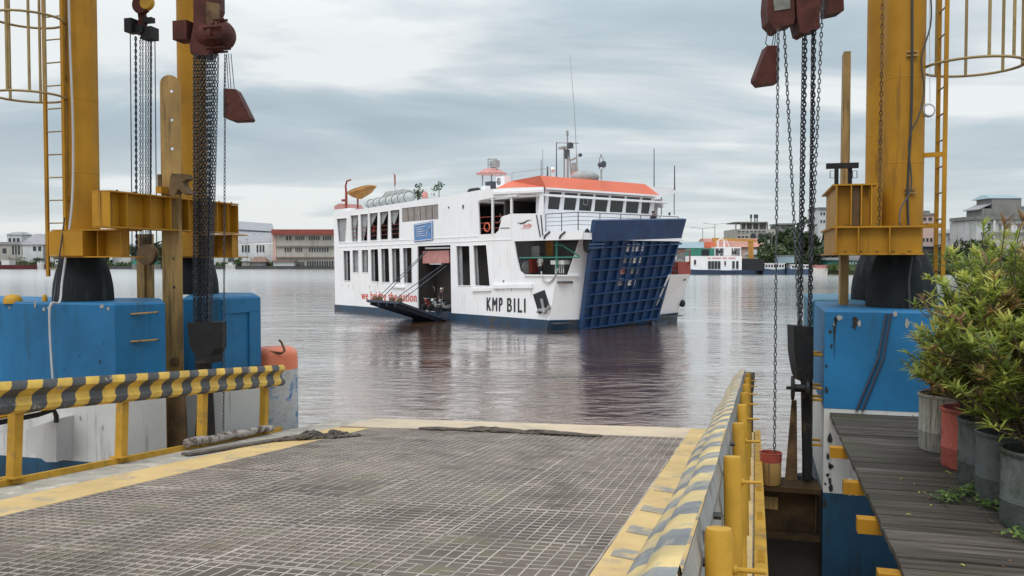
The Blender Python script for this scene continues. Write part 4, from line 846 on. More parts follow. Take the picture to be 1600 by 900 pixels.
# ------------------------------------------------------------------ wooden walkway with joist ends
wk = thing('wooden_walkway', 'weathered grey plank walkway beside the blue concrete block', 'walkway', Pz(1360, 800, 2.37))
ZWK = 2.37
wl = Pz(1295, 642, ZWK); wl2 = Pz(1413, 896, ZWK)
s0 = wl.dot(cD); a_far = wl.dot(dD); b = B(); a = a_far; i = 0
random.seed(11)
while a > 1.5:
    w = random.uniform(0.15, 0.23); l0 = random.uniform(-0.006, 0.006); 
    c = cD * (s0 + l0 + 1.6) + dD * (a - w / 2) + ZV * (ZWK - 0.02 + random.uniform(-.008, .006))
    # board with bowed surface so gaps and levels vary
    tilt = random.uniform(-.03, .03); rotz = random.uniform(-.006, .006); ax = (cD * math.cos(rotz) + dD * math.sin(rotz), dD * math.cos(rotz) - cD * math.sin(rotz), ZV)
    ax = (ax[0], (ax[1] + ZV * tilt).normalized(), (ZV - ax[1] * tilt).normalized())
    n0 = len(b.v); val = random.random(); b.box(c, (3.2, w - random.choice((0.006, 0.008, 0.014, 0.022)), 0.045), ax)
    for k in range(n0, len(b.v)): b.a[k] = V((0, 0, 0))
    for k in range(n0, len(b.v)):
        p = b.v[k]; b.a[k] = V((val, (p.dot(cD)) * 1.0 + val * 13, p.dot(dD)))
    a -= w; i += 1
b.build('planks', 'old_planks', wk)
b = B()
for l_ in (0.14, 1.5, 2.9): b.beam(cD * (s0 + l_) + dD * 1.5 + ZV * (ZWK - 0.13), cD * (s0 + l_) + dD * (a_far - .02) + ZV * (ZWK - 0.13), 0.08, 0.16)
b.build('bearers', 'rust_brown', wk)
for yy in (690, 742, 798, 880):
    q = Pz(1295 + (yy - 642) * 118 / 254, yy, ZWK); b = B()
    b.box(V((q.x, q.y, 0)) + cD * 0.0 + ZV * (ZWK - 0.115), (0.26, 0.12, 0.11), DX); b.build('joist_end', 'yellow_paint', wk)
b = B(); p = P(1328, 748, 8.4); b.tube([p, p - ZV * .16], .016, 8); b.tube([p + cD * .06, p + cD * .06 - ZV * .16], .016, 8); b.build('drain_pipe', 'dolphin_white', wk)

# ------------------------------------------------------------------ drums with shrubs
def drum(px, py_b, h, r, m_, label, rim=True, Y=None, graffiti=None, square=False):
    c = Pz(px, py_b, ZWK)
    if Y: c = P(px, 405, Y); c.z = ZWK
    t_ = thing('planter_drum', label, 'planter', c, 'row of drum planters on the walkway'); c = V((c.x, c.y, ZWK + 0.004)); n = 30
    b = B()
    if square:
        b.box(c + ZV * h / 2 - cD * r * .98, (0.02, 2 * r, h), DX); b.box(c + ZV * h / 2 + cD * r * .98, (0.02, 2 * r, h), DX)
        b.box(c + ZV * h / 2 - dD * r * .98, (2 * r - .02, 0.02, h), DX); b.box(c + ZV * h / 2 + dD * r * .98, (2 * r - .02, 0.02, h), DX)
    else:
        b.lathe(c, [(r * .96, 0), (r, 0.02), (r, h * .33), (r * 1.018, h * .345), (r, h * .36), (r, h * .93), (r * 1.05, h * .95), (r * 1.06, h * 0.985), (r * 1.03, h), (r * .96, h), (r * .95, h * .8)], n, cap=False)
    b.build('drum_wall', m_, t_)
    b = B(); b.lathe(c, [(r * .94, h * .86), (r * .5, h * .9), (0.001, h * .92)], 16, cap=False); b.build('soil', 'soil', t_)
    return c, t_
def leaf(b, p, d, ln, w, val, fold=0.3):
    d = d.normalized(); s = d.cross(ZV)
    if s.length < .05: s = V((1, 0, 0))
    s.normalize(); u = s.cross(d); s = (s * math.cos(fold) + u * math.sin(fold) * random.uniform(-1, 1)).normalized(); u = s.cross(d)
    k = random.uniform(.1, .45)
    a1 = p + d * ln * .35 + u * ln * .03; a2 = p + d * ln * .75 - ZV * ln * k * .25; a3 = p + d * ln - ZV * ln * k * .6
    vs = [p, a1 - s * w, a1 + s * w, a2 - s * w * .8, a2 + s * w * .8, a3]
    b.add(vs, [(0, 1, 2), (1, 3, 4, 2), (3, 5, 4)], [V((val, 0, 0))] * 6)
def shrub(c, h, rx, nb, nleaf, label, ll=0.13, lw=0.012, m_='leaf_croton', seed=1, lean=(0, 0), group='leafy shrubs in the drum planters', name='croton_shrub'):
    random.seed(seed); t_ = thing(name, label, 'shrub', c, group); st_ = B(); lf = B(); tips = []
    for i in range(nb):
        a = random.uniform(0, 2 * PI); rr_ = rx * math.sqrt(random.random()); hh = h * random.uniform(.22, 1) * (1 - 0.35 * (rr_ / rx) ** 2)
        p0 = V(c) + V((random.uniform(-.09, .09), random.uniform(-.09, .09), 0)); p3 = V(c) + V((rr_ * math.cos(a) + lean[0] * hh, rr_ * math.sin(a) + lean[1] * hh, hh))
        p1 = p0.lerp(p3, .4) + V((0, 0, hh * .12)); p2 = p0.lerp(p3, .75) + V((random.uniform(-.04, .04), random.uniform(-.04, .04), hh * .05))
        st_.tube([p0, p1, p2, p3], [.011, .008, .006, .003], 5); tips.append((p1, p2, p3))
        for k in range(random.randint(1, 3)):
            q0 = p1.lerp(p2, random.random()); q1 = q0 + V((random.gauss(0, .13), random.gauss(0, .13), random.uniform(.05, .25))); st_.tube([q0, q1], [.005, .003], 4); tips.append((q0, q0.lerp(q1, .5), q1))
    per = max(4, nleaf // len(tips))
    for (p1, p2, p3) in tips:
        base = random.random() * .55 + .04; 
        if random.random() < .12: base = .88
        dirn = (p3 - p2); dirn = dirn.normalized() if dirn.length > 1e-4 else V((0, 0, 1))
        for k in range(per):
            f = 1 - (random.random() ** 1.6)
            p = p2.lerp(p3, f) if f > .3 else p1.lerp(p2, f / .3)
            a = random.uniform(0, 2 * PI); d = V((math.cos(a), math.sin(a), random.uniform(-.15, .95))) + dirn * random.uniform(.1, 1.0) * (1.4 if f > .85 else .5)
            val = base + random.gauss(0, .1) + (.2 if f > .88 else 0); val = min(1, max(0, val))
            leaf(lf, p, d, ll * random.uniform(.6, 1.2), lw * random.uniform(.7, 1.2), val)
    st_.build('stems', 'stem', t_); lf.build('leaves', m_, t_); return t_
D1, _ = drum(1479, 703, 0.57, 0.262, 'drum_grey', 'pale grey concrete planter drum nearest the blue block')
D2, t2 = drum(1526, 725, 0.55, 0.27, 'drum_red', 'faded red planter drum beside the pale grey drum', Y=7.95)
D3, t3 = drum(1553, 740, 0.56, 0.25, 'drum_dark', 'dark planter drum directly behind the scribbled one', Y=7.35)
D4, t4 = drum(1590, 770, 0.55, 0.27, 'drum_dark', 'dark grey planter drum with white scribble', Y=6.85)
D5, t5 = drum(1637, 800, 0.56, 0.27, 'drum_dark', 'dark planter drum with pale patches at the right picture edge', Y=6.15)
# painted marks
def ontodrum(c, r, ang, z): return V((c.x + r * math.cos(ang), c.y + r * math.sin(ang), z))
b = B()
def stroke(pts, w=0.006):
    b.tube([ontodrum(D4, 0.2715, math.radians(-90 - 28 + u * 20), D4.z + .06 + v * .3) for u, v in pts], w, 4)
stroke([(0, .75), (.25, .45), (.45, .72), (.35, .95), (.1, .8), (.0, .45), (.25, .35), (.5, .5)]); stroke([(.55, .5), (.8, .6), (.9, .85), (.7, .8), (.75, .5), (1.0, .4)]); stroke([(1.15, 1.1), (1.1, .6), (1.05, .05)]); stroke([(1.1, .55), (1.4, .6), (1.5, .4)])
b.build('scribble', 'dolphin_white', t4)
for c, t_, patches in ((D5, t5, ((-137, -118, .30, .44), (-140, -126, .02, .24))), (D4, t4, ((-128, -118, .36, .46),)), (D3, t3, ())):
    for a0, a1, z0, z1 in patches:
        b = B(); n = 8; vs = [ontodrum(c, 0.2725, math.radians(a0 + (a1 - a0) * i / n), c.z + (z0 + (z1 - z0) * j * (1 - .5 * (i / n) ** 2))) for j in (0, 1) for i in range(n + 1)]
        b.add(vs, [(i, i + 1, n + 2 + i, n + 1 + i) for i in range(n)]); b.build('paint_patch', 'dolphin_white', t_)
up = lambda c, z=.5: V((c.x, c.y, c.z + z))
shrub(up(D1), 0.66, 0.44, 38, 1500, 'blue green low shrub growing in the pale grey drum', m_='leaf_blue', seed=5, ll=.13, lw=.014, lean=(.0, -.05))
shrub(up(D2), 1.80, 0.62, 75, 7000, 'tall yellow green shrub rising from the faded red planter drum', seed=2, lean=(.10, 0), ll=.135, lw=.0105)
shrub(up(D3), 1.85, 0.62, 72, 6500, 'bushy shrub with reddish tips in the middle of the row', seed=3, lean=(.02, -.05), ll=.135, lw=.0105)
shrub(up(D4), 1.68, 0.62, 72, 6500, 'dense olive green shrub in the scribbled drum', seed=4, lean=(-.04, 0), ll=.135, lw=.0105)
shrub(up(D5), 1.40, 0.60, 75, 6500, 'nearest shrub with long narrow leaves at the right picture edge', seed=6, lean=(.0, 0), ll=.135, lw=.0105)
lb_ = B(); rnd = random.Random(5)
for i in range(26):
    y_ = rnd.uniform(665, 890); q = Pz(rnd.uniform(1325 + (y_ - 642) * .47, 1590), y_, ZWK + .006); leaf(lb_, q, V((rnd.uniform(-1, 1), rnd.uniform(-1, 1), .05)), rnd.uniform(.04, .08), .009, rnd.uniform(.7, 1))
tag(lb_.build('fallen_leaves', 'leaf_croton'), kind='stuff')
# creeping weeds
def weed(px0, py0, px1, py1, n, seed, label):
    random.seed(seed); b = B(); p, q = Pz(px0, py0, ZWK + .01), Pz(px1, py1, ZWK + .01)
    for i in range(n):
        f = random.random(); o = p.lerp(q, f) + V((random.gauss(0, .05), random.gauss(0, .07), random.uniform(0, .05)))
        leaf(b, o, V((random.uniform(-1, 1), random.uniform(-1, 1), random.uniform(.0, .6))), random.uniform(.03, .07), .012, random.random())
    b.tube(catenary(p + ZV * .02, q + ZV * .02, -.03, 8), .004, 4)
    o = b.build('weed', 'leaf_vine', None, p); tag(o, label, 'weed', 'weeds creeping on the planks')
weed(1470, 785, 1545, 765, 170, 1, 'creeping weed spreading over the planks left of the drums')
weed(1535, 790, 1575, 800, 110, 2, 'leafy weed tuft at the foot of the scribbled drum')
weed(1455, 702, 1500, 706, 70, 3, 'small pale weed under the pale grey drum')
weed(1590, 800, 1598, 850, 90, 4, 'hanging weed at the foot of the rightmost drum')
# ------------------------------------------------------------------ the ferry
S0 = Pz(526, 484, 0); A0 = Pz(857, 516, 0); su = (A0 - S0).normalized(); sw = V((-su.y, su.x, 0))   # along to the bow, across away from us
def S(s, w, z): return S0 + su * s + sw * w + ZV * z
def side(px, py, w=0.0): return Pp(px, py, S0 + sw * w, sw)
def bowp(px, py, s): return Pp(px, py, S0 + su * s, su)
def loc(p): q = p - S0; return q.dot(su), q.dot(sw), q.z
SX = (su, sw, ZV)
def sbox(b, s0, s1, w0, w1, z0, z1): return b.box(S((s0 + s1) / 2, (w0 + w1) / 2, (z0 + z1) / 2), (s1 - s0, w1 - w0, z1 - z0), SX)
BM = 11.8
fy = thing('ferry', 'white car ferry with blue bow ramp and orange wheelhouse roof crossing the river', 'ferry', S(14, 5.3, 0))
def sd_(pts, w=0.0): return [side(x, y, w) for x, y in pts]
# --- near side wall with its openings
zs = lambda s_, z: S(s_, 0, z)
outer = [zs(-0.25, 0.42), zs(-0.45, 8.25), zs(5, 8.38), zs(10.5, 8.55), zs(17.1, 8.74), side(748, 297), side(793, 293.5), side(848, 292), side(848, 334), side(850, 362.5), side(912, 360), side(909, 374),
         side(803, 377), side(807, 402), side(812, 423), side(819, 429.5), side(869, 430), side(858, 505)]
UW = [[(526, 341.6), (542, 340.5), (539.5, 378), (529, 378)], [(547.8, 336.7), (560, 335.6), (559, 377.5), (549.7, 377.5)], [(562.9, 334.8), (575, 333.7), (574, 376.4), (564, 376.8)],
      [(577.2, 333.3), (590.4, 331.8), (589.3, 375.2), (578, 376)], [(593.2, 331.4), (607, 329.5), (606.3, 374), (594.2, 374.9)], [(609.5, 328.8), (624.4, 326.9), (624, 373), (611.2, 373.7)]]
LB = [(627.8, 325.4), (684.5, 319), (684.9, 342.4), (628.2, 347.3)]
LW = [[(536.4, 391.5), (547, 391.5), (547.8, 439), (537.6, 439)], [(550.4, 390.7), (560.2, 390.7), (560.2, 425.8), (551.2, 425.8)], [(564.8, 390.3), (575.3, 390), (575.3, 426.2), (565.5, 426)],
      [(579, 389.6), (590.8, 388.8), (592.3, 440.6), (580.2, 439.8)], [(595, 388.5), (607.4, 388), (609, 441.3), (596.5, 441)], [(611.6, 388), (624.8, 387.7), (626, 442), (613, 441.7)],
      [(629.3, 387.3), (643.3, 386.6), (644, 442.8), (630.8, 442.5)], [(712.8, 384), (733.6, 384), (735.5, 446.6), (715, 446.6)], [(739.2, 383.2), (760, 382.4), (765.7, 447.4), (742.3, 446.6)]]
DOOR = [(652, 384.7), (703.7, 382.8), (705.3, 490.5), (653, 483.5)]
FO = [(747, 313.5), (770, 308.8), (793, 305), (809, 304), (843.5, 302.5), (841, 333.5), (798, 334), (785, 338), (779, 360), (774, 365), (749.5, 366.5)]
b = B(); b.panel(outer, [sd_(h_) for h_ in UW + [LB] + LW + [DOOR, FO]], sw * 0.09); b.build('side_wall', 'ship_white', fy)
# faint horizontal rubbing strakes
for (x0, y0, x1, y1, t_) in ((770, 448, 832, 447, .24), (738, 453, 767, 452, .2), (612, 448, 632, 449, .12)):
    b = B(); b.beam(side(x0, y0, -.06), side(x1, y1, -.06), .13, t_); b.build('fender_ledge', 'ship_white_plain', fy)
b = B(); b.beam(side(528, 380, -.012), side(747, 369, -.012), .03, .05); b.beam(side(528, 386, -.012), side(800, 374, -.012), .03, .05); b.build('weld_line', 'ship_white_plain', fy)
for h_ in LW:
    b = B(); q = sd_(h_, -.012)
    for i_ in range(4): b.tube([q[i_], q[(i_ + 1) % 4]], .028, 4)
    b.build('window_frame', 'ship_white_plain', fy)
for h_ in UW:
    b = B(); q = sd_(h_, -.012)
    for i_ in range(4): b.tube([q[i_], q[(i_ + 1) % 4]], .024, 4)
    b.build('window_frame', 'ship_white_plain', fy)
for (x0, y0, y1) in ((690, 345, 380), (735, 300, 378), (710, 452, 492), (775, 382, 500), (800, 440, 505), (655, 325, 346), (556, 448, 482), (605, 448, 488)):
    b = B(); b.tube([side(x0, y0, -.004), side(x0, y1, -.004)], .012, 4); b.build('plate_seam', 'ship_white_plain', fy)
rnd = random.Random(77)
for i in range(34):
    x0 = rnd.uniform(532, 850); base_y = 442 + (x0 - 530) * .03 if rnd.random() < .5 else 486 + (x0 - 530) * .07; y0 = base_y + rnd.uniform(-4, 3); ln_ = rnd.uniform(3, 14)
    if 560 < x0 < 712 and y0 > 452: continue
    if 755 < x0 < 828 and y0 + ln_ > 460: continue
    w0_ = rnd.uniform(.25, .6); pts = [(x0 - w0_, y0), (x0 + w0_, y0), (x0 + w0_ * .4, y0 + ln_ * .6), (x0, y0 + ln_)]
    if y0 + ln_ > 497 + (x0 - 530) * .05: continue
    b = B(); b.prism(sd_(pts, -.008), sw * .004); b.build('rust_run', 'rust_run', fy)
# boot top along the waterline
kn = [(-0.25, 0), (27.3, 0), (28.1, 1.7), (28.1, 8.9), (27.25, BM), (-0.25, BM)]
b = B(); n = len(kn)
lo = [S(s_ - (0.6 if s_ > 20 else 0), w, -1.2) for s_, w in kn]; hi = [S(s_ + (0.12 if s_ > 20 else -.02), w + (-.08 if w < 1 else .08 if w > 10 else 0), 0.62 if s_ > 20 else 0.44) for s_, w in kn]
b.add(lo + hi, [(i, (i + 1) % n, n + (i + 1) % n, n + i) for i in range(n)] + [tuple(range(n, 2 * n))]); b.build('boot_top', 'ship_boot', fy)
# --- bow cheeks
K0, K1, K2 = side(858, 505), side(869, 430), S(28.06, 1.72, 0.5)
kn_ = (K1 - K0).cross(K2 - K0).normalized()
if kn_.dot(sw) < 0: kn_ = -kn_
ck = [Pp(x, y, K0, kn_) for x, y in ((858, 505), (869, 430), (887, 430), (906, 374), (934, 373), (904, 506))]
b = B(); b.panel(ck, [], kn_ * 0.08); b.build('bow_cheek', 'ship_white', fy)
b = B(); b.beam(Pp(869, 430, K0, kn_) - kn_ * .05, Pp(904, 430.5, K0, kn_) - kn_ * .05, .14, .09); b.beam(side(819, 430, -.04), side(868, 430.5, -.04), .12, .09); b.build('bulwark_cap', 'ship_white_plain', fy)
# far cheek
far = [bowp(1030, 505, 28.1), bowp(1060, 500, 27.3), bowp(1079, 428, 29.0), bowp(1049, 428, 29.6)]
f0 = S(28.05, 8.3, 0.45); f1 = S(27.25, BM, 0.45); q = loc(bowp(1079, 428.5, 28.2))
f2 = S(28.2, q[1], q[2]); q3 = loc(bowp(1046, 429, 29.3)); f3 = S(29.3, q3[1], q3[2])
b = B(); b.prism([f0, f1, f2], -su * .1); b.prism([f0, f2, f3], -su * .1); b.build('bow_cheek', 'ship_white', fy)
b = B(); b.prism([f1 - ZV * .55 , f0 - ZV * .55, f0 + su * .03, f1 + su * .03], su * .05); b.build('cheek_base', 'ship_boot', fy)
# far cheek upper frame + clutter seen past the ramp
b = B(); zq = q[2]
for w_ in (9.3, 9.9, 10.5): b.tube([S(28.2, w_, zq - .1), S(28.2, w_, zq + .95)], .03, 6)
for z_ in (.25, .6, .95): b.tube([S(28.2, 9.0, zq + z_), S(28.2, 10.6, zq + z_)], .025, 6)
b.tube([S(28.2, 9.8, zq + .6) + V((math.cos(a) * .28, 0, math.sin(a) * .28)) for a in [PI * k / 8 for k in range(16)]], .05, 6, closed=True)
b.build('mooring_rack', 'rail_dark', fy)
pb_ = bowp(1064, 417, 27.9); b = B(); b.box(pb_ - ZV * .1, (.6, 1.3, .9), SX); b.tube([pb_ + V((-.5, 0, .2)), pb_ + V((-.5, 0, 1.0)), pb_ + V((.6, 0, 1.1)), pb_ + V((.6, 0, .2))], .06, 6); b.build('far_winch', 'red_paint', fy)
b = B(); b.lathe(bowp(1062, 414, 27.4), [(.1, 0), (.42, 0), (.42, .12), (.1, .12)], 14, su); b.build('far_winch_drum', 'ship_grey', fy)
# --- far side wall, stern, decks, ceilings, inner walls
b = B(); sbox(b, -0.25, 27.2, BM - .1, BM, 0.45, 5.3); sbox(b, 0, 26.0, BM - .1, BM, 5.3, 6.1); sbox(b, 0, 26.0, BM - .1, BM, 7.9, 8.5)
for s_ in (0, 6, 12, 18, 24): sbox(b, s_, s_ + 1.5, BM - .095, BM - .004, 6.1, 7.9)
b.build('far_wall', 'ship_white_plain', fy)
b = B(); sbox(b, -0.34, -0.22, 0.095, BM - .105, 0.45, 8.2); b.build('stern_wall', 'ship_white', fy)
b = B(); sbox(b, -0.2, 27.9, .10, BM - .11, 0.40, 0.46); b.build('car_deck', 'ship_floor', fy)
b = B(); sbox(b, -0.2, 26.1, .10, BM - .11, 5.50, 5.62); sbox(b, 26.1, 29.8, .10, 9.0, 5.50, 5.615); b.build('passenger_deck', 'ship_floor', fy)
q = loc(side(748, 300)); b = B(); sbox(b, -0.2, 20.2, .10, BM - .11, 8.05, 8.17); sbox(b, 20.25, 26.6, .10, BM - .11, 8.17, 8.29); b.build('top_deck', 'ship_white_plain', fy)
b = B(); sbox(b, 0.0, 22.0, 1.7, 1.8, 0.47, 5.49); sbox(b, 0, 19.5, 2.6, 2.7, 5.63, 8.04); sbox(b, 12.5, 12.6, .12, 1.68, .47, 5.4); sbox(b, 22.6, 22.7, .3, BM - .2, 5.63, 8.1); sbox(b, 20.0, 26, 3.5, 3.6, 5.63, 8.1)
b.build('inner_bulkhead', 'ship_interior_shade', fy)
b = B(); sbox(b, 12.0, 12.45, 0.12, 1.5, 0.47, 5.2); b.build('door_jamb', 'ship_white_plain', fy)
b = B(); b.beam(side(663, 402, .5), side(704, 401, .5), .3, .9); b.build('door_valance', 'pink_paint', fy)
b = B(); b.beam(side(672, 410, .45), side(690, 410, .45), .1, .3); b.beam(side(665, 388, .3), side(703, 387, .3), .1, .12); b.build('door_box', 'ship_white_plain', fy)
# curtains, each a hanging sheet just inside its window
def curtain(poly, mat_='curtain', w=0.16, nm='curtain'):
    p = sd_(poly, w); b = B(); b.prism(p, sw * .03); o = b.build(nm, mat_, fy); return o
curtain(UW[0])
curtain([UW[1][0], UW[1][1], (556, 358), (557, 377), UW[1][3]]); curtain([UW[2][0], UW[2][1], (573, 352), (568, 377), UW[2][3]])
curtain([UW[3][0], UW[3][1], (581, 352), (578, 356)]); curtain([UW[4][0], UW[4][1], (598, 350), (595, 352)]); curtain([UW[5][0], UW[5][1], (616, 352), (611, 345)])
for k in range(6):
    f0_, f1_ = (k + .06) / 6, (k + .94) / 6
    l_ = lambda f, i, j: (LB[i][0] + (LB[j][0] - LB[i][0]) * f, LB[i][1] + (LB[j][1] - LB[i][1]) * f)
    curtain([l_(f0_, 0, 1), l_(f1_, 0, 1), l_(f1_, 3, 2), l_(f0_, 3, 2)], 'louver', .03, 'louver_panel')
for i, f in enumerate((.62, .95, .8, .5, .45, .5, .45, .42, .28)):
    h_ = LW[i]; x = lambda a, b_, f: (a[0] + (b_[0] - a[0]) * f, a[1] + (b_[1] - a[1]) * f)
    curtain([h_[0], x(h_[0], h_[1], f), x(h_[3], h_[2], f * .95), h_[3]], w=.2)
# rails across the upper windows and the forward opening
for h_ in UW[1:]:
    b = B()
    for f in (.18, .34, .5):
        a = x(h_[3], h_[0], f); c = x(h_[2], h_[1], f); b.tube([side(*a, .11), side(*c, .11)], .02, 5)
    b.build('window_rail', 'red_paint', fy)
b = B()
for y0 in (338, 347, 356): b.tube([side(748, y0 + 2, .12), side(783, y0, .12)], .025, 5)
b.build('opening_rail', 'red_paint', fy)
for x0, y0, y1 in ((770, 308, 366), (799.5, 304, 334)):
    b = B(); b.beam(side(x0, y0, .03), side(x0, y1, .03), .12, .14, su); b.build('pillar', 'ship_white_plain', fy)
b = B(); b.tube([side(761 + 4.2 * math.cos(a), 355 + 6.5 * math.sin(a), -.02) for a in [2 * PI * k / 16 for k in range(16)]], .05, 6, closed=True)
lbuoy = b.build('lifebuoy', 'ship_orange', None, side(761, 355)); tag(lbuoy, 'orange lifebuoy hanging on the rail of the forward side opening', 'lifebuoy')
# eaves strip and steps over the forward opening
b = B(); b.beam(side(770, 302, -.05), side(849, 298, -.05), .14, .16); b.beam(side(793, 307, -.02), side(809, 306, -.02), .16, .08); b.build('eaves', 'ship_white_plain', fy)
# banner
bp = sd_([(646, 350.7), (676, 345), (676, 375.2), (646.7, 378.3)], -.06); b = B(); b.prism(bp, sw * .03); bn = b.build('banner', 'banner_blue', None, bp[0]); tag(bn, 'blue banner hung on the ferry side above the loading door', 'banner')
b = B()
def inb(u_, v_): return bp[0].lerp(bp[1], u_).lerp(bp[3].lerp(bp[2], u_), v_) - sw * .012
for u0, v0, u1, v1 in ((.03, .06, .97, .06), (.03, .06, .03, .95), (.03, .95, .97, .95), (.97, .06, .97, .95)): b.tube([inb(u0, v0), inb(u1, v1)], .022, 4)
for v_, u1 in ((.22, .6), (.34, .5), (.46, .62), (.58, .5), (.70, .6)): b.tube([inb(.15, v_), inb(u1, v_)], .018, 4)
b.tube([inb(.66, .75), inb(.72, .5), inb(.86, .25)], .03, 4)
b.build('banner_print', 'text_pale', bn)
# --- lettering
def text(s, p0, p1, height, m_, parent, name, depth=.012, off=-.018, squeeze=None, bold=0.0, space=1.0):
    cu = bpy.data.curves.new('t', 'FONT'); cu.body = s; cu.size = 1; cu.extrude = 0; cu.space_character = space
    ob = bpy.data.objects.new('t', cu); col.objects.link(ob); bpy.context.view_layer.update()
    me = bpy.data.meshes.new_from_object(ob.evaluated_get(bpy.context.evaluated_depsgraph_get())); bpy.data.objects.remove(ob)
    xs = [v.co.x for v in me.vertices]; x0, x1 = min(xs), max(xs); ys = [v.co.y for v in me.vertices if True]; hh = max(ys) if squeeze is None else squeeze
    d = (p1 - p0); b = B()
    vs = [p0 + d * ((v.co.x - x0) / (x1 - x0)) + ZV * (v.co.y / hh * height) + sw * off for v in me.vertices]
    for e_ in (-1, 0, 1): b.add([v + su * bold * e_ + ZV * bold * .5 * e_ + sw * .003 * e_ for v in vs], [tuple(p.vertices) for p in me.polygons])
    return b.build(name, m_, parent)
hn_ = (side(760, 465.5) - side(760, 486)).z
text('KMP', side(761, 485.3), side(785, 486.6), hn_, 'text_black', fy, 'ship_name', bold=.035, space=1.35)
text('BILI', side(793, 487.0), side(821, 488.3), hn_, 'text_black', fy, 'ship_name', bold=.035, space=1.35)
p0, p1 = side(565, 467.5), side(651, 471.5); hgt = 14.5 / 1350 * 66
text('we bridge the nation', p0, p1, hgt, 'text_red', fy, 'slogan', squeeze=.72, bold=.025, space=1.12)
# emblem on the white panel below the wheelhouse
b = B(); wv = [(807, 347), (812, 348.5), (818, 347), (824, 343.8), (831, 343.2), (824, 345.2), (819, 349), (813, 350.2)]
b.prism(sd_(wv, -.03), sw * .015); b.build('emblem', 'text_black', fy)
text('asdp', side(818, 354.5), side(831, 353.8), .22, 'text_red', fy, 'emblem_text', off=-.03)
b = B(); b.tube([side(814, 356.3, -.03), side(828, 355.8, -.03)], .012, 4); b.build('emblem_line', 'text_red', fy)
b = B()
for k in range(9): b.beam(side(782 + k * 1.6, 356.4 - .02 * k, -.02), side(783.1 + k * 1.6, 356.4 - .02 * k, -.02), .01, .06)
b.build('side_mark', 'text_black', fy)
# small marks and pipes on the side
for x0, y0, y1 in ((723.5, 320, 326), (701, 323, 325), (786.5, 438, 440)):
    b = B(); b.tube([side(x0, y0, -.03), side(x0, y1, -.03)], .06, 6); b.build('side_fitting', 'rail_dark', fy)
# --- wheelhouse
SB = 26.0; SF = SB
def br(px, py, s=SB): return bowp(px, py, s)
cl_, cr_ = loc(br(849, 300)), loc(br(1019, 300)); wA, wB = cl_[1], cr_[1]
zT, zB_ = cl_[2] + .12, 5.6
WWs = [(854.4, 871.8), (879, 897), (902.8, 921.7), (927, 946), (951, 970.5), (975.7, 994.6), (1000, 1012)]
def bl(px): return loc(br(px, 315))[1]
zw1, zw0 = loc(br(900, 302.6))[2], loc(br(900, 329))[2]
fr_ = [S(SB, wA, zB_), S(SB, wB, zB_), S(SB + .25, wB, zT), S(SB + .25, wA, zT)]
def FB(w, z): return S(SB + .25 * (z - zB_) / (zT - zB_), w, z)
hol = [[FB(bl(a - 1), zw0), FB(bl(c + 1) - .10, zw0), FB(bl(c + 1.6), zw1), FB(bl(a - 1) + .05, zw1)] for a, c in WWs]
nrm_ = (fr_[1] - fr_[0]).cross(fr_[3] - fr_[0]).normalized()
if nrm_.dot(su) > 0: nrm_ = -nrm_
b = B(); b.panel(fr_, hol, nrm_ * .08); b.build('wheelhouse_front', 'ship_white', fy)
for h_ in hol:
    b = B(); b.prism([p + nrm_ * .05 for p in h_], nrm_ * .01); b.build('wheelhouse_window', 'glass_dark', fy)
b = B(); pc = loc(br(911.5, 315)); b.tube([FB(pc[1] + .22 * math.cos(a), pc[2] + .22 * math.sin(a)) + nrm_ * .02 for a in [2 * PI * k / 16 for k in range(16)]], .03, 5, closed=True); b.build('window_wiper_ring', 'ship_grey', fy)
b = B(); sbox(b, 25.3, SB - .02, wA, wA + .08, 5.7, zT - .05); b.build('wheelhouse_side', 'ship_white_plain', fy)
b = B(); sbox(b, 22.75, SB - .02, wB - .08, wB, 5.7, zT - .05); b.build('wheelhouse_side', 'ship_white_plain', fy)
# orange roof with sloping front
zr0 = loc(br(900, 297.5))[2]; zr1 = loc(br(900, 280))[2] + .05
l0_, r0_ = wA - .25, wB + .15; a_ = [S(SB + .55, l0_, zr0), S(SB + .55, r0_, zr0), S(SB + .0, r0_ - .9, zr1), S(SB + .0, l0_ + .0, zr1)]
c_ = [S(20.5, l0_, zr0), S(20.5, r0_, zr0), S(22.0, r0_ - .9, zr1), S(22.0, l0_ + .9, zr1)]
b = B(); b.add(a_ + c_, [(0, 1, 2, 3), (4, 7, 6, 5), (3, 2, 6, 7), (0, 3, 7, 4), (1, 5, 6, 2), (0, 4, 5, 1)]); b.build('wheelhouse_roof', 'ship_orange', fy)
b = B(); b.box((a_[0] + a_[1]) / 2 - ZV * .06, (.12, r0_ - l0_, .12), SX); b.build('roof_trim', 'ship_white_plain', fy)
# bridge wing canopy at right
wc = [br(1018, 291, 25.5), br(1057, 293, 25.5)]; b = B(); b.prism([br(1018, 291, 26.1), br(1057, 293, 26.1), br(1057, 301, 26.1), br(1030, 309, 26.1), br(1018, 311, 26.1)], -su * 2.2); b.build('wing_canopy', 'ship_white_plain', fy)
for x0 in (1033.5, 1053.5):
    b = B(); b.tube([br(x0, 300, 25.6), br(x0, 336, 25.6)], .04, 6); b.build('canopy_post', 'ship_grey', fy)
b = B(); sbox(b, 24, 26.0, wB - .4, BM - .2, 6.2, 6.3); b.build('wing_deck', 'ship_white_plain', fy)
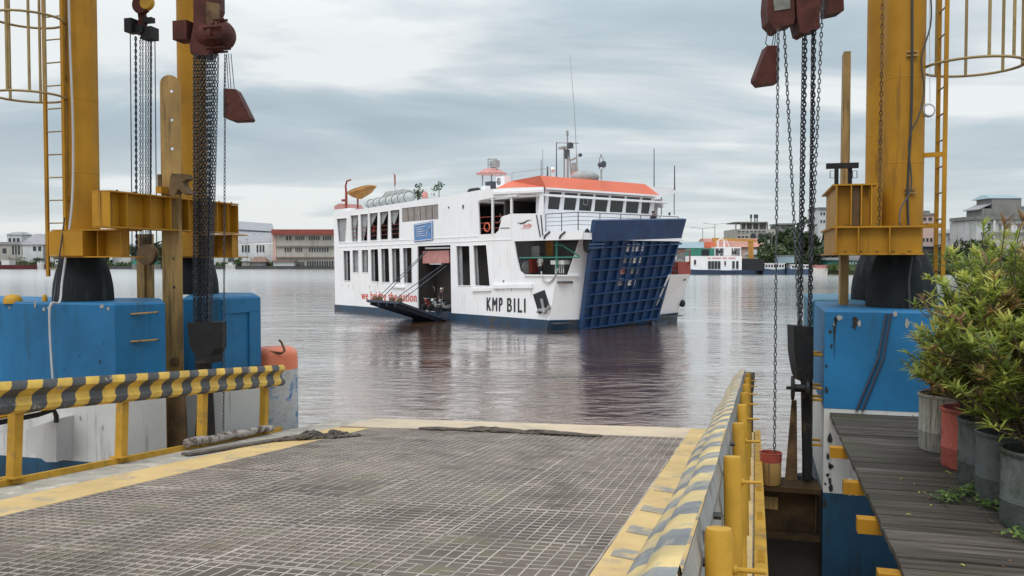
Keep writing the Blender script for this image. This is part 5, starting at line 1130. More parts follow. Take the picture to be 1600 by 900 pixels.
# bow deck front band and railing
q0 = loc(side(850, 362.5)); 
b = B(); sbox(b, 26.1, 29.9, .1, 9.2, q0[2] - .5, q0[2] - .1); b.build('bow_deck_edge', 'ship_white_plain', fy)
zr_t = loc(side(853, 334.5))[2]; zr_b = loc(side(853, 362))[2]
def railing(pts, zb, zt_, n_, m_, rows, name='railing', r=.028):
    b = B()
    for p, q in zip(pts[:-1], pts[1:]):
        k = max(1, round((q - p).length / n_))
        for i in range(k + 1): c = p.lerp(q, i / k); b.tube([V((c.x, c.y, zb)), V((c.x, c.y, zt_))], r, 5)
        for f in rows: b.tube([V((p.x, p.y, zb + (zt_ - zb) * f)), V((q.x, q.y, zb + (zt_ - zb) * f))], r * (.9 if f > .95 else .5), 5)
    return b.build(name, m_, fy)
railing([S(26.95, .05, 0), S(29.8, .05, 0), S(29.8, 8.9, 0)], zr_b, zr_t, 1.9, 'rail_dark', (.33, .55, .78, 1))
b = B(); b.tube([side(838, 336, -.03), side(844, 370, -.03)], .045, 5); b.tube([side(845, 336, -.03), side(848, 368, -.03)], .045, 5); b.build('side_ladder', 'rail_dark', fy)
for x0 in (852, 876):
    b = B(); b.tube([side(x0 + 7, 362, -.03), side(x0, 368, -.03), side(x0 - 2, 373, -.03)], .06, 5); b.build('bracket', 'rail_dark', fy)
# --- things in the bow mooring opening
b = B(); sbox(b, 23.2, 23.3, .3, BM - .4, 3.0, 5.45); b.build('mooring_bulkhead', 'ship_grey', fy)
b = B(); sbox(b, 23.3, 28.3, .12, BM - .3, 2.85, 2.98); b.build('mooring_deck', 'ship_floor', fy)
b = B(); pz = side(815, 428, 2.0); b.lathe(side(817, 420, 1.2), [(0.1, 0), (.55, 0), (.55, .15), (.3, .16), (.3, .5), (.55, .51), (.55, .66), (.1, .66)], 18, su); b.build('mooring_winch', 'ship_grey', fy)
b = B(); b.beam(side(834, 414, 1.5), side(838, 414, 1.5), .8, 1.0); b.build('winch_motor', 'red_paint', fy)
b = B(); b.beam(side(852, 375, 2.4), side(864, 375, 2.4), .1, .01); b.prism(sd_([(852, 377), (864, 377), (863, 400), (853, 400)], 2.4), sw * .05); b.build('door_panel', 'boat_orange', fy)
b = B(); b.prism(sd_([(826, 385), (842, 384), (842, 402), (826, 402)], 2.0), sw * .05); b.prism(sd_([(812, 386), (820, 392), (820, 400), (810, 402)], 1.8), sw * .05); b.build('notice_boards', 'ship_white_plain', fy)
b = B(); b.tube([side(866, 383, .6), side(878, 383, .6), side(905, 400, .6)], .05, 5); b.tube([side(870, 376, .6), side(870, 428, .6)], .07, 6); b.tube([side(812, 403, .15), side(906, 402, .15)], .045, 5); b.build('winch_pipes', 'green_paint', fy)
b = B()
for i in range(5): b.tube([side(868 + i * 3, 412, 1), side(868 + i * 3.2, 427, 1)], .05, 5)
b.beam(side(865, 410, 1), side(886, 410, 1), .5, .25); b.build('capstan', 'cloth_white', fy)
b = B(); b.tube(catenary(side(872, 420, -.05), side(846, 433, -.12), .55, 12) + [side(846, 424, -.05)], .05, 6); b.build('mooring_line', 'cable_white', fy)
# fender by the ramp and anchor pocket
b = B(); b.lathe(br(917.5, 395, 29.6), [(0, -.0), (.2, .1), (.26, .5), (.22, 1.0), (.12, 1.35), (0, 1.45)], 12); b.build('hanging_fender', 'cloth_dark', fy)
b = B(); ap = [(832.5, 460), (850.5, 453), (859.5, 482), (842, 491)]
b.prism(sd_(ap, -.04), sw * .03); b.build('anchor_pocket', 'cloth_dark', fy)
b = B(); b.beam(side(846, 467, -.14), side(849, 482, -.14), .12, .12); b.tube([side(840, 488, -.16), side(843, 484, -.2), side(850, 487, -.22), side(857, 481, -.2), side(858, 477, -.16)], .09, 6); b.tube([side(848, 482, -.2), side(852, 489, -.2)], .14, 6); b.build('anchor', 'ship_grey', fy)
# --- bow ramp, raised
QL0, QR0 = S(28.15, 1.72, 0.28), loc(bowp(1025, 505, 28.15))
QR0 = S(28.15, QR0[1], 0.42)
sT = 30.0; QT0, QT1 = bowp(925.5, 343, sT), bowp(1068, 341, sT)
QL0 = bowp(904, 514, 28.15)
def RP(u_, v_, o=0.0):
    p = QL0.lerp(QR0, u_).lerp(QT0.lerp(QT1, u_), v_); return p + rn * o
rn = (QR0 - QL0).cross(QT0 - QL0).normalized()
if rn.dot(su) < 0: rn = -rn
tk = .22
holes_px = [(984.6, 387), (999, 386.5), (980, 405), (995, 405), (974.7, 422.4), (991, 422), (971, 440), (986.7, 440)]
def inv(px, py):
    p = Pp(px, py, QL0, rn); best = None
    u_, v_ = .5, .5
    for _ in range(12):
        e = p - RP(u_, v_); du = RP(u_ + .01, v_) - RP(u_, v_); dv = RP(u_, v_ + .01) - RP(u_, v_)
        # two unknowns, least squares
        a11, a12, a22 = du.dot(du), du.dot(dv), dv.dot(dv); b1, b2 = e.dot(du), e.dot(dv); det = a11 * a22 - a12 * a12
        u_ += .01 * (b1 * a22 - b2 * a12) / det; v_ += .01 * (a11 * b2 - a12 * b1) / det
    return u_, v_
hl = []
for px, py in holes_px:
    u_, v_ = inv(px, py); hl.append([(u_ - .043, v_ - .034), (u_ + .043, v_ - .034), (u_ + .043, v_ + .036), (u_ - .043, v_ + .036)])
b = B(); b.panel([RP(0, 0), RP(1, 0), RP(1, .985), RP(0, .985)], [[RP(*c) for c in h_] for h_ in hl], -rn * .05); b.build('ramp_plate', 'ramp_blue', fy)
b = B()
def rib(u0, v0, u1, v1, w, hgt_):
    p, q = RP(u0, v0, hgt_ / 2), RP(u1, v1, hgt_ / 2); b.beam(p, q, w, hgt_, rn)
nv = 9; vts = [0.0, .10, .21, .32, .43, .54, .645, .75, .81]
for i in range(nv + 1): rib(i / nv * .98 + .01, 0.0, i / nv * .98 + .01, .82, .075 if 0 < i < nv else .14, tk)
for k, v_ in enumerate(vts): rib(0, v_ + .006, 1, v_ + .006, .07, tk - (.004 if k % 2 else -.02))
b.build('ramp_ribs', 'ramp_blue', fy)
b = B(); b.prism([RP(-.005, .815, .0), RP(1.0, .815, .0), RP(1.0, 1.0, .0), RP(.0, 1.0, .0)], rn * .26); b.build('ramp_flap', 'ramp_blue', fy)
b = B()
for (u0, u1) in ((-.035, .12), (.88, 1.02)):
    for v_ in (.76, .79): b.beam(RP(u0, v_, .26), RP(u1, v_, .26), .06, .12)
b.build('ramp_hinges', 'ramp_blue', fy)
for i, h_ in enumerate(hl):  # panes painted pale to stand for the lit interior behind the holes
    b = B(); b.prism([RP(*c, .03) for c in h_], -rn * .01); b.build('ramp_window', ('cloth_white', 'ship_white_plain', 'ship_grey', 'ship_white_plain', 'pink_paint', 'ship_grey', 'ship_grey', 'ship_white_plain')[i], fy)
    b = B(); c0_, c1_, c2_, c3_ = [RP(*c, .035) for c in h_]; b.tube([c0_.lerp(c2_, .3), c0_.lerp(c2_, .7)], .03, 4); b.tube([c1_.lerp(c2_, .3), c1_.lerp(c3_, .3)], .025, 4); b.build('ramp_window_bar', 'rail_dark', fy)
# --- lowered side ramp
h0, h1 = side(650, 492), side(705, 500)
Lr = 4.3; t0 = side(573, 468, -Lr); t1 = side(624, 471, -Lr)
b = B(); nn = (h1 - h0).cross(t0 - h0).normalized(); nn = nn if nn.z > 0 else -nn
b.prism([h0, h1, t1, t0], -nn * .16)
b.build('side_ramp', 'ramp_slate', fy)
b = B()
for f in (.15, .4, .65, .9): b.beam(h0.lerp(h1, f) - nn * .26, t0.lerp(t1, f) - nn * .26, .08, .2, nn)
b.build('side_ramp_beams', 'ramp_slate', fy)
for (x0, y0, e) in ((664, 394, .1), (668, 392, .25), (694, 412, .62), (698, 415, .85)):
    b = B(); q = h0.lerp(t0, .9).lerp(h1.lerp(t1, .9), e); b.tube([side(x0, y0, .1), q + nn * .1], .03, 5); b.build('ramp_cable', 'rail_dark', fy)
    b = B(); b.lathe(q, [(.2, 0), (.2, .25), (.1, .38), (0, .4)], 10); b.build('cable_lug', 'rust_brown', fy)
# --- on the top deck
def top_box(par, px0, px1, py0, py1, w, dpt, m_, nm):
    b = B(); p = side(px0, py1, w); q = side(px1, py0, w); mm_ = (p + q) / 2; b.box(mm_ + sw * dpt / 2, (abs((q - p).dot(su)), dpt, abs(q.z - p.z)), SX); return b.build(nm, m_, par)
fn_ = []
b = B(); cfx = side(768, 270, 4.0); b.lathe(V((cfx.x, cfx.y, cfx.z)), [(1.15, -.12), (1.15, -.06), (.5, .28), (0, .3)], 18); b.build('funnel_roof', 'pink_paint', fy)
b = B()
for x0 in (754, 768, 783): b.tube([side(x0, 296, 4), side(x0, 270, 4)], .05, 6)
b.build('funnel_posts', 'ship_grey', fy)
top_box(fy, 765, 775, 250, 262, 3.9, .35, 'ship_grey', 'roof_locker')
b = B(); 
for a_x in (762.5, 776): b.tube([side(a_x, 264, 3.9), side(a_x, 248.5, 3.9)], .04, 5)
b.tube([side(762.5, 248.5, 3.9), side(776, 248.5, 3.9)], .04, 5); b.tube([side(762.5, 256, 3.9), side(776, 256, 3.9)], .03, 5); b.build('sign_frame', 'ship_grey', fy)
ac = top_box(fy, 775, 788, 275, 292.5, 2.5, .5, 'ship_white_plain', 'air_conditioner')
b = B(); b.lathe(side(779.5, 283.5, 2.5), [(0, 0), (.14, -.0), (.27, -.02), (.27, .0)], 18, -sw); b.build('fan', 'rail_dark', ac)
b = B(); b.lathe(side(733, 300, 2.2), [(0, 0), (.2, .05), (.25, .2), (.25, 1.1), (.15, 1.25)], 12, su); b.build('black_tank', 'cloth_dark', fy)
top_box(fy, 752, 759, 290, 297, 2.2, .4, 'ship_white_plain', 'junction_box')
top_box(fy, 758, 767, 283, 296, 3.2, .5, 'rail_dark', 'engine_vent')
railing([side(800, 295, 4), side(860, 285, 4)], loc(side(800, 295, 4))[2] - .1, loc(side(800, 270, 4))[2], 3, 'ship_grey', (1,), r=.022)
# mast
mz = loc(side(886, 281, 5))[2]
def mp_(x, y, w=5.0): return side(x, y, w)
b = B(); b.tube([mp_(887, 282), mp_(887, 246)], .07, 8); b.tube([mp_(887, 246), mp_(886.5, 210)], .05, 8); b.tube([mp_(881.5, 282), mp_(881.5, 232)], .055, 8); b.tube([mp_(893, 282), mp_(890, 246)], .05, 6); b.tube([mp_(902, 282), mp_(901, 243)], .05, 6)
b.prism([mp_(892, 281), mp_(900, 281), mp_(897, 254), mp_(893, 254)], sw * .3)
b.tube([mp_(887, 246), mp_(893, 250), mp_(901, 246)], .06, 6); b.build('mast', 'ship_grey', fy)
b = B(); b.tube([mp_(869, 223), mp_(904, 223.6)], .035, 6); b.tube([mp_(886, 232), mp_(897, 231)], .04, 6); b.build('crosstree', 'ship_grey', fy)
b = B(); b.lathe(mp_(886.5, 212), [(0.06, 0), (.1, .1), (.06, .2), (.1, .3), (0, .42)], 10); b.build('mast_light', 'ship_grey', fy)
b = B(); b.box(mp_(881.5, 230.5), (1.0, .2, .16), SX); b.lathe(mp_(881.5, 233.5), [(.12, 0), (.18, .12), (.18, .2)], 10); b.build('radar', 'ship_grey', fy)
b = B(); b.box(mp_(891, 227), (.3, .3, .35), SX); b.box(mp_(886, 241), (.2, .3, .6), SX); b.lathe(mp_(904.5, 242.5), [(.05, 0), (.12, .05), (.12, .2), (0, .22)], 8, su); b.build('mast_horn', 'rail_dark', fy)
b = B(); b.tube([mp_(901, 244), mp_(897, 165), mp_(890.5, 85)], [.03, .022, .012], 6); b.build('whip_antenna', 'ship_grey', fy)
for (x0, y0, y1, r_) in ((845.5, 250, 279, .02), (848, 232, 283, .012), (855.5, 260, 279, .045), (869.5, 222, 279, .03), (1022, 232, 292, .025), (1054, 259, 297, .03)):
    b = B(); b.tube([side(x0, y1, 5 if x0 < 1000 else 9), side(x0, y0, 5 if x0 < 1000 else 9)], [r_ * 1.5, r_], 6); b.build('antenna', 'rail_dark', fy)
b = B(); b.tube([mp_(863.5, 280), mp_(863.5, 268)], .05, 6); b.ball(mp_(863.5, 265), .2, sc_=(1, 1, .8)); b.build('gps_dome', 'ship_white_plain', fy)
b = B(); b.tube([mp_(939.5, 281), mp_(939.5, 264)], .06, 6); b.tube([mp_(936.5, 264), mp_(936.5, 248), mp_(939.5, 244), mp_(942.5, 248), mp_(942.5, 264)], .035, 5); b.tube([mp_(939.5, 244), mp_(939.5, 241)], .06, 6); b.build('searchlight_stand', 'ship_grey', fy)
b = B(); b.lathe(mp_(936, 257.5), [(0, 0), (.15, .02), (.18, .3), (.22, .45), (0, .46)], 12, su); b.build('searchlight', 'rail_dark', fy)
b = B(); b.ball(mp_(914, 277), 1.0, 14, 8, (.95, .6, .45)); b.build('roof_raft', 'ship_grey', fy)
b = B(); b.ball(mp_(907, 273), .7, 12, 8, (.9, .5, .35)); b.build('roof_raft', 'ship_orange', fy)
b = B(); b.lathe(br(1046, 398 - 57 - 4, 29.9), [(0, 0), (.07, .05), (.07, .2), (0, .22)], 8); b.build('ramp_light', 'rail_dark', fy)
b = B(); b.ball(bowp(1066, 474, 27.6), .22, 10, 6, (1, 1, 1.2)); b.build('anchor_ball', 'cloth_dark', fy)
# rescue boat on davit
rb = thing('rescue_boat', 'orange rescue boat hanging bow up on a davit at the ferry stern', 'rescue boat', side(566, 320, 2))
b = B(); hull = [(546, 306, .2), (552, 304, .5), (562, 301, .7), (574, 297, .65), (582, 294.5, .4), (587, 296, .1)]
vs = []; n = 8
for (x0, y0, r_) in hull:
    c = side(x0, y0, 2.2)
    for k in range(n):
        a = PI + PI * k / (n - 1); dp = {546: .2, 552: .5, 562: .85, 574: .65, 582: .35, 587: .1}[x0]
        vs.append(c + sw * (math.cos(a) * r_) + ZV * (math.sin(a) * dp + .28))
    
fs = [(i * n + k, (i + 1) * n + k, (i + 1) * n + k + 1, i * n + k + 1) for i in range(5) for k in range(n - 1)] + [(i * n, i * n + n - 1, (i + 1) * n + n - 1, (i + 1) * n) for i in range(5)] + [tuple(range(n)), tuple(range(5 * n, 6 * n))]
b.add(vs, fs); b.build('hull', 'boat_orange', rb)
b = B(); b.tube([side(547, 301.5, 1.65), side(562, 296, 1.45), side(580, 290.5, 1.7)], .10, 6); b.build('gunwale_tube', 'boat_orange', rb)
b = B(); b.tube([side(541, 325, 2), side(541, 300, 2), side(540, 291, 2), side(542, 283, 2), side(548, 281, 2)], [.14, .12, .09, .08, .07], 6); b.tube([side(535, 313, 2), side(540, 313, 2)], .12, 6); b.build('davit', 'red_paint', fy)
b = B(); b.tube([side(559, 325, 2.4), side(559, 308, 2.4)], .09, 6); b.build('boat_cradle', 'red_paint', fy)
b = B(); p = side(526, 322, 3); b.prism([side(522, 322, 2), side(530, 318, 2), side(545, 319, 2), side(552, 328, 2), (side(545, 331, 2)), side(523, 331, 2)], sw * 1.2); b.build('stern_canopy', 'pink_paint', fy)
top_box(fy, 523, 548, 325, 333, 1.0, .5, 'ship_white_plain', 'stern_locker')
# life rafts: grey canisters in a row
for i in range(7):
    x0 = 580 + i * 9.6; p = side(x0, 319 - i * 1.75, 1.6)
    t_ = thing('life_raft', ('%s grey life raft canister on the ferry roof' % ['sternmost', 'second from the stern', 'third from the stern', 'middle', 'third from the roof bushes', 'second from the roof bushes', 'nearest the roof bushes'][i]), 'life raft', p, 'life raft canisters on the ferry roof')
    b = B(); b.ball(p, .52, 12, 8, (1.15, .9, .72 + .02 * i)); b.build('canister', 'raft_grey', t_)
    b = B(); b.tube([p + su * .12 + (sw * math.cos(a) * .49 + ZV * math.sin(a) * (.4 + .01 * i)) for a in [2 * PI * k / 16 for k in range(16)]], .025, 4, closed=True); b.build('strap', 'rail_dark', t_)
b = B(); b.prism([side(590, 318, 3.2), side(602, 300, 3.2), side(632, 295, 3.2), side(645, 298, 3.2), side(645, 308, 3.2)], sw * 1.0); b.build('deck_tarp', 'raft_grey', fy)
# flag
fl_ = thing('flag', 'small dark limp flag on a thin pole above the life rafts', 'flag', side(618, 300, 3))
b = B(); b.tube([side(618, 302, 3), side(615.5, 270, 3)], .025, 5); b.build('pole', 'ship_grey', fl_)
b = B(); b.prism([side(615.4, 271, 3), side(617.5, 274, 3), side(617.8, 288, 3), side(616, 292, 3)], sw * .04); b.build('cloth', 'cloth_red', fl_)
# potted trees on the roof
def clump(b, c, r, n, sz, sc_=(1, 1, 1), seed=0, hollow=.4):
    rnd = random.Random(seed); c = V(c); vs = []; fs = []; ps = []; o = 0
    sub = [(V((rnd.gauss(0, .42), rnd.gauss(0, .42), rnd.gauss(0, .42))), rnd.uniform(.3, .55), rnd.random()) for _ in range(9)]
    for i in range(n):
        q, rs, tv = rnd.choice(sub); d = V((rnd.gauss(0, 1), rnd.gauss(0, 1), rnd.gauss(0, 1))).normalized() * rs * rnd.uniform(hollow, 1.05) ** .5
        p = q + d; p = c + V((p.x * r * sc_[0], p.y * r * sc_[1], p.z * r * sc_[2]))
        a = V((rnd.gauss(0, 1), rnd.gauss(0, 1), rnd.gauss(0, 1))).normalized(); e = a.orthogonal().normalized(); f = a.cross(e); s_ = sz * rnd.uniform(.5, 1.3)
        vs += [p - e * s_, p + f * s_ * .6, p + e * s_, p - f * s_ * .6]; fs.append((o, o + 1, o + 2, o + 3)); o += 4
        val = min(1, max(0, tv * .6 + rnd.gauss(.15, .15))); ps += [V((val, 0, 0))] * 4
    b.add(vs, fs, ps)
def tree(name, label, base, h, r, n, sz, m_, seed, group=None, sc_=(1, 1, .9), trunk=.1, cat='tree'):
    t_ = thing(name, label, cat, base, group); rnd = random.Random(seed); b = B(); bz = V(base); c = bz + ZV * (h - r * sc_[2])
    b.tube([bz - ZV * .3, bz + ZV * (h * .3), c], [trunk * 1.3, trunk, trunk * .6], 7)
    for k in range(5):
        a = rnd.uniform(0, 6.28); b.tube([bz + ZV * h * .35, c + V((math.cos(a) * r * .5, math.sin(a) * r * .5, rnd.uniform(-.2, .5) * r))], [trunk * .6, trunk * .2], 5)
    b.build('trunk', 'bark', t_); b = B(); clump(b, c, r, n, sz, sc_, seed); b.build('crown', m_, t_); return t_
p = side(653, 309, 2.2); tree('potted_tree', 'dense dark potted bush on the ferry roof beside the life rafts', p, 1.15, .55, 420, .07, 'leaf_far', 31, 'potted trees on the ferry roof', (.9, .9, 1.15), .04)
p = side(686, 307, 2.2); tree('potted_tree', 'loose light green potted tree on the ferry roof', p, 1.25, .5, 170, .08, 'leaf_blue', 35, 'potted trees on the ferry roof', (.85, .85, 1.1), .03)
b = B(); b.lathe(side(664, 308, 2.4), [(.25, -.1), (.22, .3), (.1, .45)], 10); b.build('clay_pot', 'pink_paint', fy)

# --- people on the ferry: one skinned body each, with hair and clothing
def person(label, foot, face, pose, top, pants, scale=1.0, hat=None):
    """foot: world point; face: heading vector; pose: 'stand' or 'lean'"""
    f = V(face).normalized(); rt = V((f.y, -f.x, 0)); foot = V(foot)
    t_ = thing('person', label, 'person', foot, None)
    ln = .28 if pose == 'lean' else .03
    def q(a, b_, c): return foot + (f * a + rt * b_ + ZV * c) * scale
    pel = q(0, 0, .95); ch = q(ln * .6, 0, 1.32); nk = q(ln, 0, 1.5); hd = q(ln * 1.2, 0, 1.64)
    def limb(b, pts, rs, n_=8): b.tube([q(*p_) for p_ in pts], [r_ * scale for r_ in rs], n_)
    # body grown as one surface
    joints = {'pel': (0, 0, .95), 'wa': (ln * .3, 0, 1.1), 'ch': (ln * .7, 0, 1.34), 'nk': (ln, 0, 1.49), 'hd': (ln * 1.15 + .01, 0, 1.58), 'ht': (ln * 1.2 + .01, 0, 1.68)}
    rad = {'pel': .13, 'wa': .115, 'ch': .14, 'nk': .055, 'hd': .085, 'ht': .075}
    ed = [('pel', 'wa'), ('wa', 'ch'), ('ch', 'nk'), ('nk', 'hd'), ('hd', 'ht')]
    for s_, k in ((1, 'r'), (-1, 'l')):
        fw = .38 if pose == 'lean' else .06
        for nm, co, r_, pr in (('hip', (0, .09 * s_, .9), .09, 'pel'), ('kn', (.03, .1 * s_, .5), .06, 'hip'), ('an', (0, .1 * s_, .09), .04, 'kn'), ('to', (.14, .11 * s_, .04), .035, 'an'),
                               ('sh', (ln * .85, .18 * s_, 1.42), .055, 'ch'), ('el', (ln + .05, .25 * s_, 1.15), .04, 'sh'), ('wr', (ln + fw * .7, .2 * s_, 1.03 if pose == 'lean' else .92), .03, 'el'), ('ha', (ln + fw * .9, .18 * s_, 1.03 if pose == 'lean' else .82), .028, 'wr')):
            joints[nm + k] = co; rad[nm + k] = r_; ed.append((pr if pr in ('pel', 'ch') else pr + k, nm + k))
    keys = list(joints); me = bpy.data.meshes.new('body'); me.from_pydata([tuple(q(*joints[k]) - foot) for k in keys], [(keys.index(a), keys.index(b_)) for a, b_ in ed], [])
    o = bpy.data.objects.new('body', me); col.objects.link(o); o.parent = t_
    md = o.modifiers.new('skin', 'SKIN'); me.skin_vertices or None
    sv = me.skin_vertices[0].data
    for i, k in enumerate(keys): sv[i].radius = (rad[k] * scale, rad[k] * scale)
    sv[0].use_root = True
    o.modifiers.new('sub', 'SUBSURF').levels = 1; o.modifiers['sub'].render_levels = 1
    me.materials.append(MAT['skin'])
    o['_o'] = tuple(foot)
    b = B(); b.tube([q(0, 0, .92), q(ln * .3, 0, 1.1), q(ln * .7, 0, 1.35), q(ln * .9, 0, 1.45)], [.165 * scale, .15 * scale, .18 * scale, .10 * scale], 12)
    for s_ in (1, -1): b.tube([q(ln * .85, .14 * s_, 1.42), q(ln * .95, .22 * s_, 1.28), q(ln + .04, .25 * s_, 1.18)], [.075 * scale, .065 * scale, .06 * scale], 8)
    b.build('shirt', top, t_)
    b = B()
    for s_ in (1, -1): b.tube([q(0, .07 * s_, .98), q(.03, .1 * s_, .5), q(0, .1 * s_, .1)], [.12 * scale, .085 * scale, .065 * scale], 8)
    b.build('trousers', pants, t_)
    b = B(); b.ball(q(ln * 1.2 - .015, 0, 1.67), .105 * scale, 10, 6, (1, 1, .85)); b.build('hair' if not hat else 'helmet', hat or 'hair', t_)
    return t_
zdk = loc(side(1020, 338, 9))[2]
p = bowp(1020, 336, 28.9); p.z = 5.65
person('person in dark clothes standing at the rail above the blue bow ramp', p, su, 'stand', 'cloth_dark', 'cloth_dark')
p = side(790, 330, 1.2); p.z = 5.65
person('person in white leaning forward behind the side bulwark', p, su * -.6 - sw, 'lean', 'cloth_white', 'cloth_dark')
p = side(585, 376, .9); p.z = 5.65
person('person in red standing behind an upper side window of the ferry', p, -sw, 'stand', 'cloth_red', 'cloth_dark', .9)
p = side(690, 483, 1.0); p.z = .47
person('person with pale helmet waiting beside motorbikes in the side doorway', p, -sw, 'stand', 'cloth_dark', 'cloth_dark', 1, 'cloth_white')
p = side(845, 423, 1.3); p.z = 2.99
person('crew member in pale shirt standing in the bow mooring opening', p, -sw, 'stand', 'cloth_white', 'cloth_dark', .95)
# motorbikes in the doorway
def motorbike(p, hd, m_, label):
    t_ = thing('motorbike', label, 'motorbike', p, 'motorbikes waiting in the side doorway'); f = V(hd).normalized(); r = V((f.y, -f.x, 0)); p = V(p)
    q = lambda a, b_, c: p + f * a + r * b_ + ZV * c
    for a in (-.6, .6):
        b = B(); b.tube([q(a + .27 * math.cos(g_), 0, .3 + .27 * math.sin(g_)) for g_ in [2 * PI * k / 16 for k in range(16)]], .045, 6, closed=True); b.lathe(q(a, -.04, .3), [(0, 0), (.2, .02), (0, .08)], 12, r); b.build('wheel', 'cable_black', t_)
    b = B(); b.prism([q(-.5, -.1, .5), q(-.15, -.1, .32), q(.25, -.1, .35), q(.45, -.1, .85), q(.3, -.1, .85), q(.1, -.1, .5), q(-.75, -.1, .72)], r * .2); b.build('body', m_, t_)
    b = B(); b.beam(q(-.65, 0, .78), q(.0, 0, .74), .24, .09); b.build('seat', 'cloth_dark', t_)
    b = B(); b.tube([q(.6, 0, .3), q(.42, 0, .95)], .03, 6); b.tube([q(.38, -.3, 1.0), q(.42, 0, .97), q(.38, .3, 1.0)], .02, 5); b.build('handlebar', 'ship_grey', t_)
    b = B(); b.ball(q(.5, 0, .86), .11, 10, 6); b.build('headlight', m_, t_)
for i, (x0, w_, m_, lab) in enumerate(((672, .5, 'cloth_red', 'red motorbike at the left of the side doorway'), (684, .7, 'cloth_white', 'white motorbike in the middle of the side doorway'), (697, .45, 'ship_grey', 'pale grey motorbike at the right of the side doorway'))):
    p = side(x0, 486, w_); p.z = .47; motorbike(p, -sw + su * (.3 - .2 * i), m_, lab)
# ------------------------------------------------------------------ far bank
def win_row(par, x0, x1, yt, yb, Y, n, mat_='far_glass', frame='far_white', gap=.35, proto=[None]):
    a, c = P(x0, yt, Y), P(x1, yb, Y); w = (c.x - a.x) / n; zc_ = (a.z + c.z) / 2; h = a.z - c.z; ww = w * (1 - gap)
    b = B(); ctr = V((a.x + w / 2, Y - .02, zc_)); b.box(ctr, (ww, .04, h)); 
    first = b.build('window', mat_, par)
    b = B(); b.box(ctr + V((0, -.05, -h / 2 - .06)), (ww + .2, .14, .1)); s0_ = b.build('sill', frame, first)
    for i in range(1, n):
        o = first.copy(); col.objects.link(o); o.parent = par; o.location = (w * i, 0, 0)
        s1_ = s0_.copy(); col.objects.link(s1_); s1_.parent = o
def bld(name, label, x0, x1, yt, Y, dep, wall, cat='building', group=None, base=1.3, parts=()):
    a, c = P(x0, yt, Y), P(x1, yt, Y); org = V(((a.x + c.x) / 2, Y, base)); t_ = thing(name, label, cat, org, group)
    b = B(); b.box(V(((a.x + c.x) / 2, Y + dep / 2, (a.z + base) / 2)), (c.x - a.x, dep, a.z - base)); b.build('walls', wall, t_); return t_
def slabx(par, x0, x1, y0, y1, Y, dep, m_, nm, out=.6):
    a, c = P(x0, y0, Y), P(x1, y1, Y); b = B(); b.box(V(((a.x + c.x) / 2, Y + dep / 2 - out, (a.z + c.z) / 2)), (c.x - a.x, dep + .2, a.z - c.z)); return b.build(nm, m_, par)
def hip(par, x0, x1, y0, y1, Y, dep, m_, nm='roof', inset_=.25, out=.8):
    a, c = P(x0, y1, Y), P(x1, y1, Y); zt_ = P(x0, y0, Y).z; z0 = a.z; w = c.x - a.x; i_ = w * inset_
    b = B(); vs = [(a.x, Y - out, z0), (c.x, Y - out, z0), (c.x, Y + dep, z0), (a.x, Y + dep, z0), (a.x + i_, Y + dep * .35, zt_), (c.x - i_, Y + dep * .35, zt_), (c.x - i_, Y + dep * .65, zt_), (a.x + i_, Y + dep * .65, zt_)]
    b.add(vs, [(0, 1, 2, 3), (0, 1, 5, 4), (1, 2, 6, 5), (2, 3, 7, 6), (3, 0, 4, 7), (4, 5, 6, 7)]); return b.build(nm, m_, par)
# left bank
t = bld('house', 'grey two tier house with flat hip roof at far left bank', 11, 33, 366, 398, 9, 'far_white', 'house'); hip(t, 8, 36, 362, 366.5, 398, 9, 'roof_grey'); win_row(t, 12, 32, 372, 378, 398, 3)
t = bld('house', 'long low pale house with dark porch at the left picture edge', -30, 49, 381, 395, 12, 'far_cream', 'house'); slabx(t, -32, 50, 378, 382, 395, 12, 'roof_grey', 'roof'); win_row(t, 2, 12, 388, 396, 395, 1); win_row(t, 18, 32, 384, 398, 395, 3); win_row(t, 33, 40, 388, 398, 395, 1)
t = bld('house', 'house with big grey gable roof beside the left ladder', 35, 67, 381, 394, 14, 'far_white', 'house'); hip(t, 33, 72, 365, 382, 394, 14, 'roof_grey', inset_=.3); win_row(t, 50, 66, 385, 392, 394, 2)
t = bld('house', 'small white house seen between the left ladder rails', 74, 104, 373, 392, 10, 'far_white', 'house'); hip(t, 76, 92, 365, 371, 391, 10, 'roof_grey'); slabx(t, 80, 106, 369, 372.5, 391, 10, 'roof_rust', 'eaves'); win_row(t, 82, 98, 375, 381, 392, 2); slabx(t, 70, 108, 385, 388, 391.5, 1.5, 'roof_rust', 'porch_roof')
t = bld('warehouse', 'white warehouse with wide sloping grey roof left of the red roofed block', 369, 429, 381, 390, 25, 'far_white', 'warehouse')
b = B(); Y_ = 390; q0 = P(366, 381.5, Y_); q1 = P(429, 379, Y_); r0 = P(362, 360, Y_ + 10); r1 = P(428, 362, Y_ + 10)
b.prism([q0, q1, r1, r0], (0, .2, .5)); q0 = P(355, 361, Y_ + 9); q1 = P(429, 362.5, Y_ + 9); r0 = P(355, 346, Y_ + 22); r1 = P(425, 351, Y_ + 22); b.prism([q0, q1, r1, r0], (0, .2, .5)); b.build('roof', 'roof_grey', t)
b = B(); b.beam(P(362, 358.4, Y_ + 8.5), P(426, 362.6, Y_ + 8.5), .5, .5); b.build('ridge_gap', 'far_dark', t)
win_row(t, 377, 391, 383, 394, 390, 3, gap=.35); win_row(t, 400, 414, 383, 394, 390, 3, gap=.35)
t = bld('school_building', 'three storey block with red roof band and rows of windows near the ferry stern', 432, 533, 366, 386, 12, 'far_cream', 'building')
slabx(t, 425, 540, 358.5, 366.5, 385, 13, 'roof_red', 'roof_band', 1.0)
